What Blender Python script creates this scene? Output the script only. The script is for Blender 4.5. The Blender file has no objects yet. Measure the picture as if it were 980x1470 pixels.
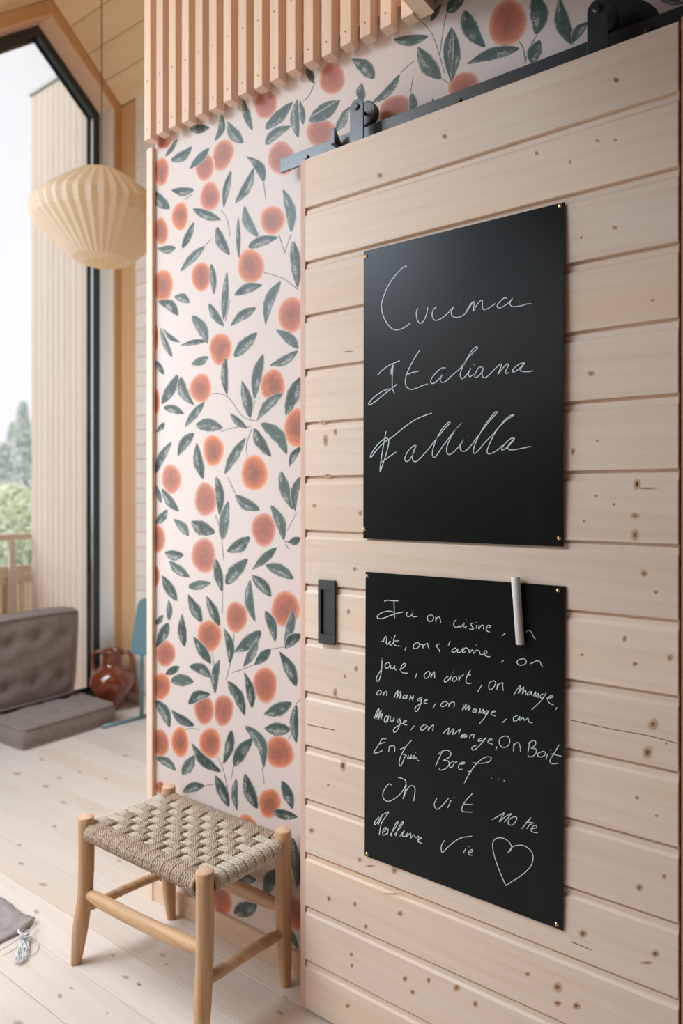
import bpy, bmesh, math, random
from mathutils import Vector, Matrix
random.seed(7)
S = bpy.context.scene
PI = math.pi
# ------------------------------------------------------------------ camera, world, light, exposure
F = 980.0; CX = 490.0; CY = 710.0; EYE = 1.30
RX, RY = .8089, .5880            # camera right in world
cam_d = bpy.data.cameras.new('camera'); cam = bpy.data.objects.new('camera', cam_d)
S.collection.objects.link(cam); S.camera = cam
cam.location = (0, 0, EYE)
cam.rotation_euler = (PI/2, 0, math.atan2(RY, RX))
cam_d.sensor_fit = 'HORIZONTAL'; cam_d.sensor_width = 24.0; cam_d.lens = 24.0
cam_d.shift_y = (CY-735.0)/980.0
cam_d.dof.use_dof = True; cam_d.dof.focus_distance = 1.5; cam_d.dof.aperture_fstop = 2.2
cam_d.clip_start = .02; cam_d.clip_end = 500
S.view_settings.view_transform = 'Standard'; S.view_settings.look = 'None'
S.view_settings.gamma = 1.0; S.view_settings.use_curve_mapping = False
S.view_settings.exposure = 0.0
S.cycles.use_denoising = True
S.cycles.max_bounces = 10; S.cycles.diffuse_bounces = 6; S.cycles.glossy_bounces = 4
S.cycles.transparent_max_bounces = 16; S.cycles.caustics_reflective = False; S.cycles.caustics_refractive = False
S.cycles.sample_clamp_indirect = 8.0

w = bpy.data.worlds.new('overcast_sky'); S.world = w; w.use_nodes = True
bg = w.node_tree.nodes['Background']; bg.inputs[0].default_value = (.945, .94, .97, 1); bg.inputs[1].default_value = 1.15

def area(name, loc, target, sx, sy, power, col):
    l = bpy.data.lights.new(name, 'AREA'); l.shape = 'RECTANGLE'; l.size = sx; l.size_y = sy
    l.energy = power; l.color = col
    o = bpy.data.objects.new(name, l); S.collection.objects.link(o); o.location = loc
    o.rotation_euler = (Vector(target)-Vector(loc)).to_track_quat('-Z', 'Y').to_euler()
    return o
# area lamps for daylight: inside the end window and under an added roof window
area('window_daylight', (-3.60, .1, 1.75), (-1.6, 1.5, 2.9), 1.8, 2.3, 44, (.95, .95, .95))
area('added_roof_lamp', (-2.70, -.50, 3.21), (-2.5, .05, 1.2), 1.3, 2.5, 142, (.78, .93, 1.08))  # lamp added to brighten the upper left of door and wallpaper
sun = bpy.data.lights.new('hazy_sun', 'SUN'); sun.energy = 2.2; sun.angle = math.radians(50); sun.color = (1.0, .88, .76)
so_ = bpy.data.objects.new('hazy_sun', sun); S.collection.objects.link(so_); so_.location = (-6, -6, 8)
so_.rotation_euler = Vector((.30, .75, -.58)).to_track_quat('-Z', 'Y').to_euler()

# ------------------------------------------------------------------ pixel (980x1470) to world helpers
def ray(px, py):
    u = (px-CX)/F; v = (py-CY)/F
    return (RX*u-RY, RY*u+RX, -v)
def WY(px, py, Y):
    r = ray(px, py); d = Y/r[1]; return Vector((r[0]*d, Y, EYE+r[2]*d))
def WX(px, py, X):
    r = ray(px, py); d = X/r[0]; return Vector((X, r[1]*d, EYE+r[2]*d))
def WZ(px, py, Z=0.0):
    r = ray(px, py); d = (Z-EYE)/r[2]; return Vector((r[0]*d, r[1]*d, Z))
def WD(px, py, d):
    r = ray(px, py); return Vector((r[0]*d, r[1]*d, EYE+r[2]*d))

# ------------------------------------------------------------------ object helpers
def link(o, parent=None):
    S.collection.objects.link(o)
    if parent is not None: o.parent = parent
    return o
def empty(name, loc=(0, 0, 0), rz=0):
    o = bpy.data.objects.new(name, None); o.location = loc; o.rotation_euler = (0, 0, rz); o.empty_display_size = .05
    return link(o)
def tag(o, label=None, cat=None, group=None, kind=None):
    if label: o['label'] = label
    if cat: o['category'] = cat
    if group: o['group'] = group
    if kind: o['kind'] = kind
    return o
def base(name, at=(0, 0, 0), label=None, cat=None, group=None, kind=None):
    return tag(empty(name, at), label, cat, group, kind)
def finish(name, me, mats, parent=None, smooth=False):
    for m in (mats if isinstance(mats, (list, tuple)) else [mats]): me.materials.append(m)
    if smooth:
        for p in me.polygons: p.use_smooth = True
    o = bpy.data.objects.new(name, me)
    link(o, parent)
    if parent is not None and parent.location.length > 0: # meshes are modelled in world space
        me.transform(Matrix.Translation(-Vector(parent.location)))
    return o
class MB:
    def __init__(s): s.v = []; s.f = []; s.mi = []
    def add(s, vs, fs, mi=0):
        n = len(s.v); s.v += [tuple(q) for q in vs]; s.f += [tuple(n+i for i in q) for q in fs]; s.mi += [mi]*len(fs)
    def box(s, a, b, mi=0):
        x0, y0, z0 = a; x1, y1, z1 = b
        s.add([(x0,y0,z0),(x1,y0,z0),(x1,y1,z0),(x0,y1,z0),(x0,y0,z1),(x1,y0,z1),(x1,y1,z1),(x0,y1,z1)],
              [(3,2,1,0),(4,5,6,7),(0,1,5,4),(1,2,6,5),(2,3,7,6),(3,0,4,7)], mi)
    def prism(s, pts, d, mi=0):           # pts: planar loop of Vectors, extruded along d
        n = len(pts); a = [Vector(p) for p in pts]; b = [p+Vector(d) for p in a]
        s.add(a+b, [tuple(range(n-1, -1, -1)), tuple(range(n, 2*n))]+[(i, (i+1) % n, n+(i+1) % n, n+i) for i in range(n)], mi)
    def tube(s, pts, r, n=10, caps=True, mi=0, flat=1.0):
        pts = [Vector(p) for p in pts]; m = len(pts); rr = r if isinstance(r, (list, tuple)) else [r]*m
        up = None; rings = []
        for i, p in enumerate(pts):
            t = (pts[min(i+1, m-1)]-pts[max(i-1, 0)]).normalized()
            if up is None:
                up = Vector((0, 0, 1)) if abs(t.z) < .9 else Vector((1, 0, 0))
            a = (up-t*up.dot(t)).normalized(); b = t.cross(a); up = a
            rings.append([p+(a*math.cos(q)*flat+b*math.sin(q))*rr[i] for q in [2*PI*k/n for k in range(n)]])
        vs = [q for g in rings for q in g]
        fs = [(i*n+k, i*n+(k+1) % n, (i+1)*n+(k+1) % n, (i+1)*n+k) for i in range(m-1) for k in range(n)]
        if caps: fs += [tuple(range(n-1, -1, -1)), tuple(range((m-1)*n, m*n))]
        s.add(vs, fs, mi)
    def lathe(s, c, prof, n=32, mi=0, ax=None):   # prof [(r, z)]
        ax = ax or Matrix.Identity(3); c = Vector(c); m = len(prof)
        vs = [c+ax@Vector((r*math.cos(2*PI*k/n), r*math.sin(2*PI*k/n), z)) for r, z in prof for k in range(n)]
        fs = [(i*n+k, i*n+(k+1) % n, (i+1)*n+(k+1) % n, (i+1)*n+k) for i in range(m-1) for k in range(n)]
        if prof[0][0] > 1e-5: fs.append(tuple(range(n-1, -1, -1)))
        if prof[-1][0] > 1e-5: fs.append(tuple(range((m-1)*n, m*n)))
        s.add(vs, fs, mi)
    def build(s, name, mats, parent=None, smooth=False, bevel=0, seg=2, angle=None):
        me = bpy.data.meshes.new(name); me.from_pydata(s.v, [], s.f)
        bm = bmesh.new(); bm.from_mesh(me); bmesh.ops.remove_doubles(bm, verts=bm.verts, dist=1e-6)
        bmesh.ops.recalc_face_normals(bm, faces=bm.faces)
        bm.to_mesh(me); bm.free()
        if len(me.polygons) == len(s.mi):
            for p, q in zip(me.polygons, s.mi): p.material_index = q
        o = finish(name, me, mats, parent, smooth)
        if bevel:
            m = o.modifiers.new('bevel', 'BEVEL'); m.width = bevel; m.segments = seg; m.limit_method = 'ANGLE'; m.angle_limit = math.radians(40)
        if smooth and angle:
            me.set_sharp_from_angle(angle=math.radians(angle))
        return o
def copy_of(o, loc, parent=None):
    c = o.copy(); c.location = loc; link(c, parent); return c

# ------------------------------------------------------------------ materials
class NT:
    def __init__(s, name):
        s.m = bpy.data.materials.new(name); s.m.use_nodes = True; s.t = s.m.node_tree
        s.b = s.t.nodes['Principled BSDF']; s.out = s.t.nodes['Material Output']
    def n(s, k, **kw):
        q = s.t.nodes.new(k)
        for a, b in kw.items(): setattr(q, a, b)
        return q
    def put(s, sock, v):
        if hasattr(v, 'is_output') or hasattr(v, 'links'): s.t.links.new(v, sock)
        else:
            if isinstance(v, (tuple, list)) and len(v) == 3 and sock.type == 'RGBA': v = (*v, 1)
            sock.default_value = v
    def math(s, op, a, b=0.0, c=None, clamp=False):
        q = s.n('ShaderNodeMath', operation=op, use_clamp=clamp); s.put(q.inputs[0], a); s.put(q.inputs[1], b)
        if c is not None: s.put(q.inputs[2], c)
        return q.outputs[0]
    def mix(s, f, a, b):
        q = s.n('ShaderNodeMix', data_type='RGBA'); s.put(q.inputs[0], f); s.put(q.inputs[6], a); s.put(q.inputs[7], b)
        return q.outputs[2]
    def rng(s, v, a, b, c=0.0, d=1.0, smooth=True):
        q = s.n('ShaderNodeMapRange', interpolation_type='SMOOTHSTEP' if smooth else 'LINEAR')
        s.put(q.inputs[0], v)
        for i, x in enumerate((a, b, c, d)): s.put(q.inputs[i+1], x)
        return q.outputs[0]
    def obj(s, sc=(1, 1, 1), rnd=0.0):
        tc = s.n('ShaderNodeTexCoord'); mp = s.n('ShaderNodeMapping'); s.t.links.new(tc.outputs['Object'], mp.inputs[0])
        mp.inputs[3].default_value = sc
        if rnd:
            oi = s.n('ShaderNodeObjectInfo'); cb = s.n('ShaderNodeCombineXYZ')
            m = s.math('MULTIPLY', oi.outputs['Random'], rnd)
            for i in range(3): s.t.links.new(m, cb.inputs[i])
            s.t.links.new(cb.outputs[0], mp.inputs[1])
        return mp.outputs[0]
    def noise(s, vec, scale=5, detail=3, rough=.5, dist=0.0):
        q = s.n('ShaderNodeTexNoise'); s.put(q.inputs['Vector'], vec); q.inputs['Scale'].default_value = scale
        q.inputs['Detail'].default_value = detail; q.inputs['Roughness'].default_value = rough; q.inputs['Distortion'].default_value = dist
        return q.outputs['Fac']
    def bump(s, h, strength=.3, dist=.001):
        q = s.n('ShaderNodeBump'); q.inputs['Strength'].default_value = strength; q.inputs['Distance'].default_value = dist
        s.put(q.inputs['Height'], h); s.t.links.new(q.outputs[0], s.b.inputs['Normal'])
    def bs(s, **kw):
        for k, v in kw.items(): s.put(s.b.inputs[{'color': 'Base Color', 'rough': 'Roughness', 'metal': 'Metallic', 'spec': 'Specular IOR Level', 'coat': 'Coat Weight', 'sheen': 'Sheen Weight', 'alpha': 'Alpha', 'sss': 'Subsurface Weight'}[k]], v)
        return s.m

def wood(name, light, mid, knot=(.22, .10, .05), axis='x', rough=.5, knots=.5, streak=.55, stain=None, kscale=1.0, spec=.3, bump=.15):
    """softwood: long grain along AXIS, growth rings, scattered knots with the grain flowing round them"""
    t = NT(name)
    def sc(a, c): return {'x': (a, c, c), 'y': (c, a, c), 'z': (c, c, a)}[axis]
    rnd = 53.0
    kv = t.obj(sc(2.6*kscale, 6.2*kscale), rnd)
    vo = t.n('ShaderNodeTexVoronoi', voronoi_dimensions='3D', feature='F1'); t.put(vo.inputs['Vector'], kv); vo.inputs['Scale'].default_value = 1.0
    wob = t.noise(t.obj(sc(30, 60), rnd), 1.0, 2)
    d = t.math('ADD', vo.outputs['Distance'], t.math('MULTIPLY', t.math('SUBTRACT', wob, .5), .06))
    sep = t.n('ShaderNodeSeparateColor'); t.t.links.new(vo.outputs['Color'], sep.inputs[0])
    gate = t.math('LESS_THAN', sep.outputs[0], knots)
    size = t.math('MULTIPLY_ADD', sep.outputs[1], .07, .05)
    kf = t.math('MULTIPLY', t.math('SUBTRACT', 1.0, t.rng(d, t.math('MULTIPLY', size, .55), size)), gate)
    halo = t.math('MULTIPLY', t.math('SUBTRACT', 1.0, t.rng(d, .04, .34)), gate)
    # grain
    gx = t.n('ShaderNodeVectorMath', operation='ADD')
    t.put(gx.inputs[0], t.obj(sc(1.1, 26), rnd))
    cb = t.n('ShaderNodeCombineXYZ')
    for i in range(3): t.t.links.new(t.math('MULTIPLY', halo, 1.3), cb.inputs[i])
    t.t.links.new(cb.outputs[0], gx.inputs[1])
    g1 = t.noise(gx.outputs[0], 1.0, 4, .6, .4)
    g2 = t.noise(t.obj(sc(4, 230), rnd), 1.0, 2, .6)
    rings = t.n('ShaderNodeTexWave', wave_type='BANDS', bands_direction='DIAGONAL', wave_profile='SAW')
    t.t.links.new(gx.outputs[0], rings.inputs['Vector']); rings.inputs['Scale'].default_value = .8
    rings.inputs['Distortion'].default_value = 3.0; rings.inputs['Detail'].default_value = 1.5; rings.inputs['Detail Scale'].default_value = .7
    big = t.noise(t.obj(sc(.7, 5), rnd), 1.0, 2)
    f = t.math('ADD', t.math('MULTIPLY', t.rng(g1, .35, .75), streak*.6), t.math('MULTIPLY', t.math('POWER', rings.outputs['Fac'], 3.0), streak*.45))
    f = t.math('ADD', f, t.math('MULTIPLY', t.rng(g2, .5, .8), streak*.22), clamp=True)
    col = t.mix(f, light, mid)
    if stain: col = t.mix(t.rng(big, .52, .72, 0, .75), col, stain)
    oi = t.n('ShaderNodeObjectInfo'); hv = t.n('ShaderNodeHueSaturation')
    t.put(hv.inputs['Value'], t.rng(oi.outputs['Random'], 0, 1, .94, 1.05, False)); t.t.links.new(col, hv.inputs['Color'])
    col = hv.outputs[0]
    col = t.mix(t.math('MULTIPLY', halo, .35), col, mid)
    col = t.mix(t.math('MULTIPLY', kf, .85), col, knot)
    t.bump(t.math('ADD', t.math('MULTIPLY', g2, .6), f), bump, .0008)
    return t.bs(color=col, rough=rough, spec=spec)

def plain(name, col, rough=.5, metal=0.0, spec=.5, nz=0.0, nscale=40, bump=0.0, dark=None):
    t = NT(name); c = col
    if nz or bump:
        n = t.noise(t.obj(rnd=9.0), nscale, 4, .6)
        if nz: c = t.mix(t.math('MULTIPLY', t.rng(n, .35, .7), nz), col, dark or tuple(x*.5 for x in col))
        if bump: t.bump(n, bump, .001)
    return t.bs(color=c, rough=rough, metal=metal, spec=spec)

M = {}
M['door_wood'] = wood('whitewashed_spruce', (.81, .665, .55), (.66, .47, .34), axis='x', knots=.08, streak=.50, stain=(.80, .57, .37), rough=.5)
M['door_edge'] = wood('spruce_edge', (.74, .50, .40), (.55, .32, .23), axis='z', knots=.1, streak=.4, rough=.6)
M['floor_wood'] = wood('white_oiled_floor', (.72, .635, .56), (.60, .49, .40), knot=(.36, .27, .20), axis='x', knots=.42, streak=.48, stain=(.70, .57, .45), rough=.36, spec=.45, kscale=1.1)
M['slat_wood'] = wood('slat_larch', (.80, .595, .465), (.66, .41, .27), axis='z', knots=.04, streak=.5, rough=.6)
M['post_wood'] = wood('post_spruce', (.82, .63, .50), (.70, .49, .36), axis='z', knots=.1, streak=.4, rough=.55)
M['amber_x'] = wood('amber_lining', (.72, .43, .20), (.56, .28, .11), axis='x', knots=.45, streak=.6, rough=.5)
M['amber_z'] = wood('amber_panel', (.76, .48, .26), (.60, .34, .16), axis='z', knots=.4, streak=.5, rough=.5)
M['ceiling_wood'] = wood('ceiling_lining', (.93, .69, .42), (.80, .54, .29), axis='x', knots=.5, streak=.5, rough=.5)
M['jamb_wood'] = wood('jamb_spruce', (.90, .80, .71), (.82, .68, .57), axis='z', knots=.1, streak=.35, rough=.5)
M['cladding'] = wood('outdoor_cladding', (.76, .70, .66), (.68, .59, .53), axis='z', knots=.03, streak=.6, rough=.7)
M['rail_wood'] = wood('deck_rail_wood', (.95, .78, .60), (.88, .62, .42), axis='y', knots=.1, streak=.5, rough=.6)
M['base_wood'] = wood('baseboard_spruce', (.74, .55, .40), (.58, .39, .26), axis='x', knots=.35, streak=.5, rough=.5)
M['right_post'] = wood('reddish_post', (.42, .22, .14), (.28, .12, .07), axis='z', knots=.3, streak=.5, rough=.6)
M['stool_wood'] = wood('stool_laurel', (.63, .39, .22), (.36, .19, .085), knot=(.12, .06, .03), axis='z', knots=.30, streak=.75, rough=.45, kscale=2.2)
M['stool_wood_x'] = wood('stool_laurel_rail', (.63, .40, .225), (.36, .19, .09), knot=(.12, .06, .03), axis='x', knots=.25, streak=.75, rough=.45, kscale=2.2)
M['end_grain'] = plain('leg_end_grain', (.72, .47, .32), .6, nz=.3, nscale=90, dark=(.5, .3, .18))
M['paper'] = plain('wallpaper_ground', (.665, .565, .52), .42, spec=.36)
M['track'] = plain('black_track_metal', (.022, .026, .03), .36, .0, spec=.9)
M['frame_black'] = plain('window_frame_black', (.025, .03, .033), .4, 0.0, spec=.6)
M['brass'] = plain('brass', (.85, .58, .30), .22, 1.0)
M['screw'] = plain('screw_head', (.25, .13, .07), .4, .6)
M['chalk'] = plain('chalk_ink', (.62, .72, .74), .8)
M['white_plastic'] = plain('marker_white', (.72, .70, .65), .4)
M['teal'] = plain('teal_paint', (.12, .22, .25), .30, spec=.7)
M['plaster'] = plain('dark_stained_lining', (.22, .13, .08), .8)
M['dark_paint'] = plain('mezzanine_underside', (.12, .08, .055), .8)
M['flashing'] = plain('roof_flashing', (.55, .62, .64), .4, .3)
M['white_cord'] = plain('tassel_yarn', (.72, .72, .73), .9)
M['cord'] = plain('lamp_cord', (.10, .07, .05), .6)

def m_board():
    t = NT('chalkboard_vinyl')
    n = t.noise(t.obj(), 600, 2); sm = t.noise(t.obj((1, 1, 1)), 9, 4, .6, 1.0)
    col = t.mix(t.rng(sm, .45, .75, 0, .35), (.003, .0048, .0052), (.009, .014, .015))
    t.bump(n, .25, .0004)
    return t.bs(color=col, rough=.30, spec=.24)
M['board'] = m_board()
def m_glass():
    t = NT('window_pane_glass'); t.t.nodes.remove(t.b)
    tr = t.n('ShaderNodeBsdfTransparent'); tr.inputs[0].default_value = (.97, .97, .975, 1)
    gl = t.n('ShaderNodeBsdfGlossy'); gl.inputs['Roughness'].default_value = .02
    fr = t.n('ShaderNodeFresnel'); fr.inputs[0].default_value = 1.4
    mx = t.n('ShaderNodeMixShader'); t.t.links.new(fr.outputs[0], mx.inputs[0]); t.t.links.new(tr.outputs[0], mx.inputs[1]); t.t.links.new(gl.outputs[0], mx.inputs[2])
    t.t.links.new(mx.outputs[0], t.out.inputs[0]); return t.m
M['glass'] = m_glass()
def uvn(t):
    q = t.n('ShaderNodeUVMap'); q.uv_map = 'UVMap'; s = t.n('ShaderNodeSeparateXYZ'); t.t.links.new(q.outputs[0], s.inputs[0])
    return s.outputs[0], s.outputs[1]
def tone(t):
    q = t.n('ShaderNodeAttribute'); q.attribute_name = 'tone'; return q.outputs['Fac']
def m_leaf():
    t = NT('printed_leaf'); u, v = uvn(t); tn = tone(t)
    a = t.math('ABSOLUTE', v)
    n1 = t.noise(t.obj(), 70, 3, .6); n2 = t.noise(t.obj(), 260, 3, .7); n3 = t.noise(t.obj(), 24, 2)
    edge = t.math('ADD', t.math('SUBTRACT', 1.0, a), t.math('MULTIPLY', t.math('SUBTRACT', n1, .5), .5))
    alpha = t.rng(edge, .02, .30)
    alpha = t.math('MULTIPLY', alpha, t.rng(u, 0.0, .06)); alpha = t.math('MULTIPLY', alpha, t.rng(u, 1.0, .94))
    body = t.mix(t.rng(n1, .35, .65), (.012, .033, .030), (.038, .076, .067))
    body = t.mix(t.math('MULTIPLY', tn, .8), body, (.115, .175, .160))
    # dry-brush highlights beside the midrib
    st = t.math('MULTIPLY', t.rng(t.math('ADD', v, t.math('MULTIPLY', n1, .5)), .02, .40), t.rng(t.math('ADD', v, t.math('MULTIPLY', n1, .4)), 1.05, .6))
    lf = t.math('MULTIPLY', t.math('MULTIPLY', st, t.rng(n2, .42, .56)), t.rng(n3, .40, .60))
    lf = t.math('MULTIPLY', lf, t.rng(u, .95, .7))
    col = t.mix(t.math('MULTIPLY', lf, .85), body, (.46, .47, .44))
    mid = t.math('MULTIPLY', t.rng(a, .10, .03), .6)
    col = t.mix(mid, col, (.025, .05, .048))
    rim = t.math('MULTIPLY', t.rng(edge, .45, .12), .35)
    col = t.mix(rim, col, (.30, .37, .35))
    al = t.math('MULTIPLY', alpha, .97)
    return t.bs(color=t.mix(al, (.665, .565, .52), col), alpha=t.math('GREATER_THAN', al, .10), rough=.42, spec=.36)
def m_fruit():
    t = NT('printed_fruit'); u, v = uvn(t); tn = tone(t)
    n1 = t.noise(t.obj(), 28, 4, .6, .8); n2 = t.noise(t.obj(), 160, 3, .7)
    r = t.math('ADD', u, t.math('MULTIPLY', t.math('SUBTRACT', n1, .5), .16))
    alpha = t.rng(r, 1.0, .86)
    rimc = t.mix(tn, (.74, .25, .095), (.60, .25, .17))
    body = t.mix(tn, (.50, .125, .05), (.42, .125, .08))
    deep = t.mix(tn, (.19, .07, .045), (.30, .095, .07))
    col = t.mix(t.rng(r, .92, .62), rimc, body)
    col = t.mix(t.math('MULTIPLY', t.rng(t.math('ADD', r, t.math('MULTIPLY', t.math('SUBTRACT', n1, .5), 1.0)), .75, .15), .8), col, deep)
    col = t.mix(t.math('MULTIPLY', t.rng(n2, .5, .72), .22), col, (.80, .42, .28))
    al = t.math('MULTIPLY', alpha, .96)
    return t.bs(color=t.mix(al, (.665, .565, .52), col), alpha=t.math('GREATER_THAN', al, .04), rough=.42, spec=.36)
def m_knot(name='knot', al=.92):
    t = NT(name); u, v = uvn(t); tn = tone(t)
    n1 = t.noise(t.obj(), 160, 3, .6)
    r = t.math('ADD', u, t.math('MULTIPLY', t.math('SUBTRACT', n1, .5), .12))
    col = t.mix(t.rng(r, .55, .2), (.66, .42, .26), t.mix(tn, (.36, .19, .09), (.06, .035, .02)))
    return t.bs(color=col, alpha=t.math('MULTIPLY', t.rng(r, 1.0, .35), al), rough=.6)
def m_stem():
    t = NT('printed_stem'); n = t.noise(t.obj(), 60, 2)
    return t.bs(color=(.20, .24, .21), alpha=t.rng(n, .3, .6, .35, .85), rough=.65)
M['dark_print'] = plain('printed_dark_blot', (.018, .022, .02), .5)
M['strip_dark'] = plain('anodised_strip', (.075, .11, .135), .3, spec=.8)
M['bead'] = plain('sky_mirror_strip', (.62, .72, .77), .22, 1.0)
M['jamb_warm'] = wood('warm_jamb', (.93, .62, .42), (.82, .48, .29), axis='y', knots=.1, streak=.35)
M['leaf'] = m_leaf(); M['fruit'] = m_fruit(); M['knot'] = m_knot(); M['floor_knot'] = m_knot('floor_knot', .42); M['stem'] = m_stem()
def m_rope():
    t = NT('twisted_palm_rope'); u, v = uvn(t)
    st = t.n('ShaderNodeMath', operation='SINE')
    t.put(st.inputs[0], t.math('MULTIPLY', t.math('ADD', t.math('MULTIPLY', v, 150.0), t.math('MULTIPLY', u, 2.0)), 6.2832))
    n = t.noise(t.obj(), 420, 3, .7); n3 = t.noise(t.obj(), 35, 2)
    f = t.math('ADD', t.math('MULTIPLY', st.outputs[0], .25), t.math('MULTIPLY', n, .9), clamp=True)
    tn = tone(t)
    c = t.mix(f, (.26, .165, .10), (.88, .71, .56)); c = t.mix(t.rng(n3, .5, .75, 0, .45), c, (.50, .34, .20))
    c = t.mix(t.math('MULTIPLY', tn, .7), c, (.86, .76, .63))
    t.bump(f, 1.0, .003)
    return t.bs(color=c, rough=.8, spec=.15)
M['rope'] = m_rope()
def m_fabric(name, a, b, sc=900, bump=.5):
    t = NT(name); n = t.noise(t.obj(), sc, 2, .7); n2 = t.noise(t.obj(), 25, 3)
    c = t.mix(n, a, b); c = t.mix(t.rng(n2, .4, .7, 0, .3), c, tuple(x*.75 for x in a)); t.bump(n, bump, .001)
    return t.bs(color=c, rough=.95, spec=.1, sheen=.2)
M['cushion'] = m_fabric('brown_cushion_cloth', (.20, .155, .135), (.32, .26, .225), 500)
M['rug'] = m_fabric('woven_rug', (.14, .115, .10), (.56, .50, .47), 130, 1.0)
def m_jar():
    t = NT('glazed_terracotta'); n = t.noise(t.obj(), 60, 3); n2 = t.noise(t.obj(), 7, 2)
    c = t.mix(t.rng(n, .4, .7), (.20, .040, .014), (.12, .022, .010)); c = t.mix(t.rng(n2, .5, .75, 0, .5), c, (.30, .07, .02))
    return t.bs(color=c, rough=.12, spec=.6, coat=.6)
M['jar'] = m_jar()
def m_shade():
    t = NT('pleated_paper_shade'); t.t.nodes.remove(t.b)
    df = t.n('ShaderNodeBsdfDiffuse'); df.inputs[0].default_value = (.86, .76, .62, 1)
    tr = t.n('ShaderNodeBsdfTranslucent'); tr.inputs[0].default_value = (.92, .72, .48, 1)
    mx = t.n('ShaderNodeMixShader'); mx.inputs[0].default_value = .45
    t.t.links.new(df.outputs[0], mx.inputs[1]); t.t.links.new(tr.outputs[0], mx.inputs[2]); t.t.links.new(mx.outputs[0], t.out.inputs[0])
    return t.m
M['shade'] = m_shade()
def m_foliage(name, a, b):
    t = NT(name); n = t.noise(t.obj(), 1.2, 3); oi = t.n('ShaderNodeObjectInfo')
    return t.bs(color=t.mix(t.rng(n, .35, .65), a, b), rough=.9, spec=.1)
M['fir'] = m_foliage('fir_with_haze', (.78, .85, .84), (.88, .92, .91))  # haze put into the foliage colour as a pale grey-green
M['bush'] = m_foliage('hazed_bush_leaves', (.76, .84, .66), (.88, .93, .78))  # leaf colour paled to carry the haze outside
M['bark'] = plain('bark', (.25, .20, .17), .9)
M['grass'] = plain('meadow_grass', (.28, .36, .18), .95, nz=.5, nscale=3)
# ================================================================== THE SETTING
YD = 1.337      # front of the sliding door
YW = 1.424      # papered partition
XG = -3.70      # end (gable) wall, inner face
YS = 2.70       # side wall beyond the partition
# floor
fl = base('floor', (0, 0, 0), kind='structure')
rf = random.Random(3)
y = 1.2145
while y > -2.0: y -= .1280
k = 0
while y < YS:
    y0 = y+.0009; y1 = min(y+.1280-.0009, YS-.0005); dz = rf.uniform(-.0003, .0003)
    xs = [-3.69, 1.8] if k % 2 else [-3.69, rf.uniform(-.6, .9), 1.8]
    for a, b in zip(xs, xs[1:]):
        m = MB(); m.box((a+.0005, y0, -.02), (b-.0005, y1, dz)); m.build('plank', M['floor_wood'], fl, bevel=.0009, seg=1)
    y += .1280; k += 1
m = MB(); m.box((-3.9, -2.0, -.06), (1.8, YS, -.021)); m.build('subfloor', M['base_wood'], fl)
m = MB(); m.box((-3.86, -1.6, -.02), (-3.6905, 2.64, -.0002)); m.build('sill', M['base_wood'], fl)

# papered partition (wall_right), its upper backing board behind the slats
XP = WY(223, 700, YW).x
XPL = WY(210.3, 700, 1.410).x; XPR = WY(218.2, 700, 1.410).x
wr = base('wall_right', (0, 0, 0), kind='structure')
m = MB(); m.box((XPR-.0005, YW, 0), (1.8, YW+.0885, 3.23)); m.build('wallpaper', M['paper'], wr)
m = MB(); m.box((XP, YW-.014, 2.475), (-.80, YW-.0005, 3.22)); m.build('backing_board', M['slat_wood'], wr)
# corner post at its left end
m = MB(); m.box((XPL, 1.410, 0), (XPR, 1.513, 2.412)); o = m.build('trim_1', M['post_wood'], None, bevel=.0015); tag(o, kind='structure')
m = MB(); m.box((XPR+.0005, 1.414, 0), (.6, YW-.0005, .068)); o = m.build('baseboard_right', M['base_wood'], None, bevel=.002); tag(o, kind='structure')
# post right of the door
XR = WY(977.5, 700, YD).x
m = MB(); m.box((XR, YD-.002, 0), (XR+.14, YW-.001, 2.15)); o = m.build('trim_2', M['right_post'], None, bevel=.002); tag(o, kind='structure')
# beam and mezzanine deck that shade the right hand end
m = MB(); m.box((-.797, -1.99, 2.42), (-.758, YW-.0145, 2.60)); o = m.build('trim_3', M['rail_wood']); tag(o, kind='structure')
m = MB(); m.box((-.797, -1.98, 2.215), (-.70, .93, 2.4195)); o = m.build('added_shade_beam', M['rail_wood']); tag(o, kind='structure')  # low beam added above the view to shade the right end
m = MB(); m.box((-.757, -1.99, 2.462), (1.79, YW-.001, 2.60)); o = m.build('ceiling_mezzanine', M['dark_paint']); tag(o, kind='structure')

# side wall beyond the partition: one amber panel, then pale lining boards
ws = base('wall_side', (0, 0, 0), kind='structure')
m = MB(); m.box((-3.84, YS+.02, 0), (1.8, YS+.1, 3.8)); m.build('core', M['plaster'], ws)
m = MB(); m.box((XG+.0005, YS, 0), (-3.545, YS+.0195, 3.775)); m.build('panel', M['amber_z'], ws, bevel=.002)
z = .072; k = 0
mesh0 = None
while z < 3.7:
    if mesh0 is None:
        m = MB(); m.box((-3.543, YS-.012, z), (-1.2, YS+.0195, z+.0885)); mesh0 = m.build('board', M['jamb_wood'], ws, bevel=.003, seg=1)
        z0 = z
    else:
        c = mesh0.copy(); c.location = (0, 0, z-z0); link(c, ws)
    z += .0905
m = MB(); m.box((-3.69, YS-.022, 0), (-1.2, YS-.0125, .07)); o = m.build('baseboard_side', M['jamb_wood'], None, bevel=.002); tag(o, kind='structure')

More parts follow.
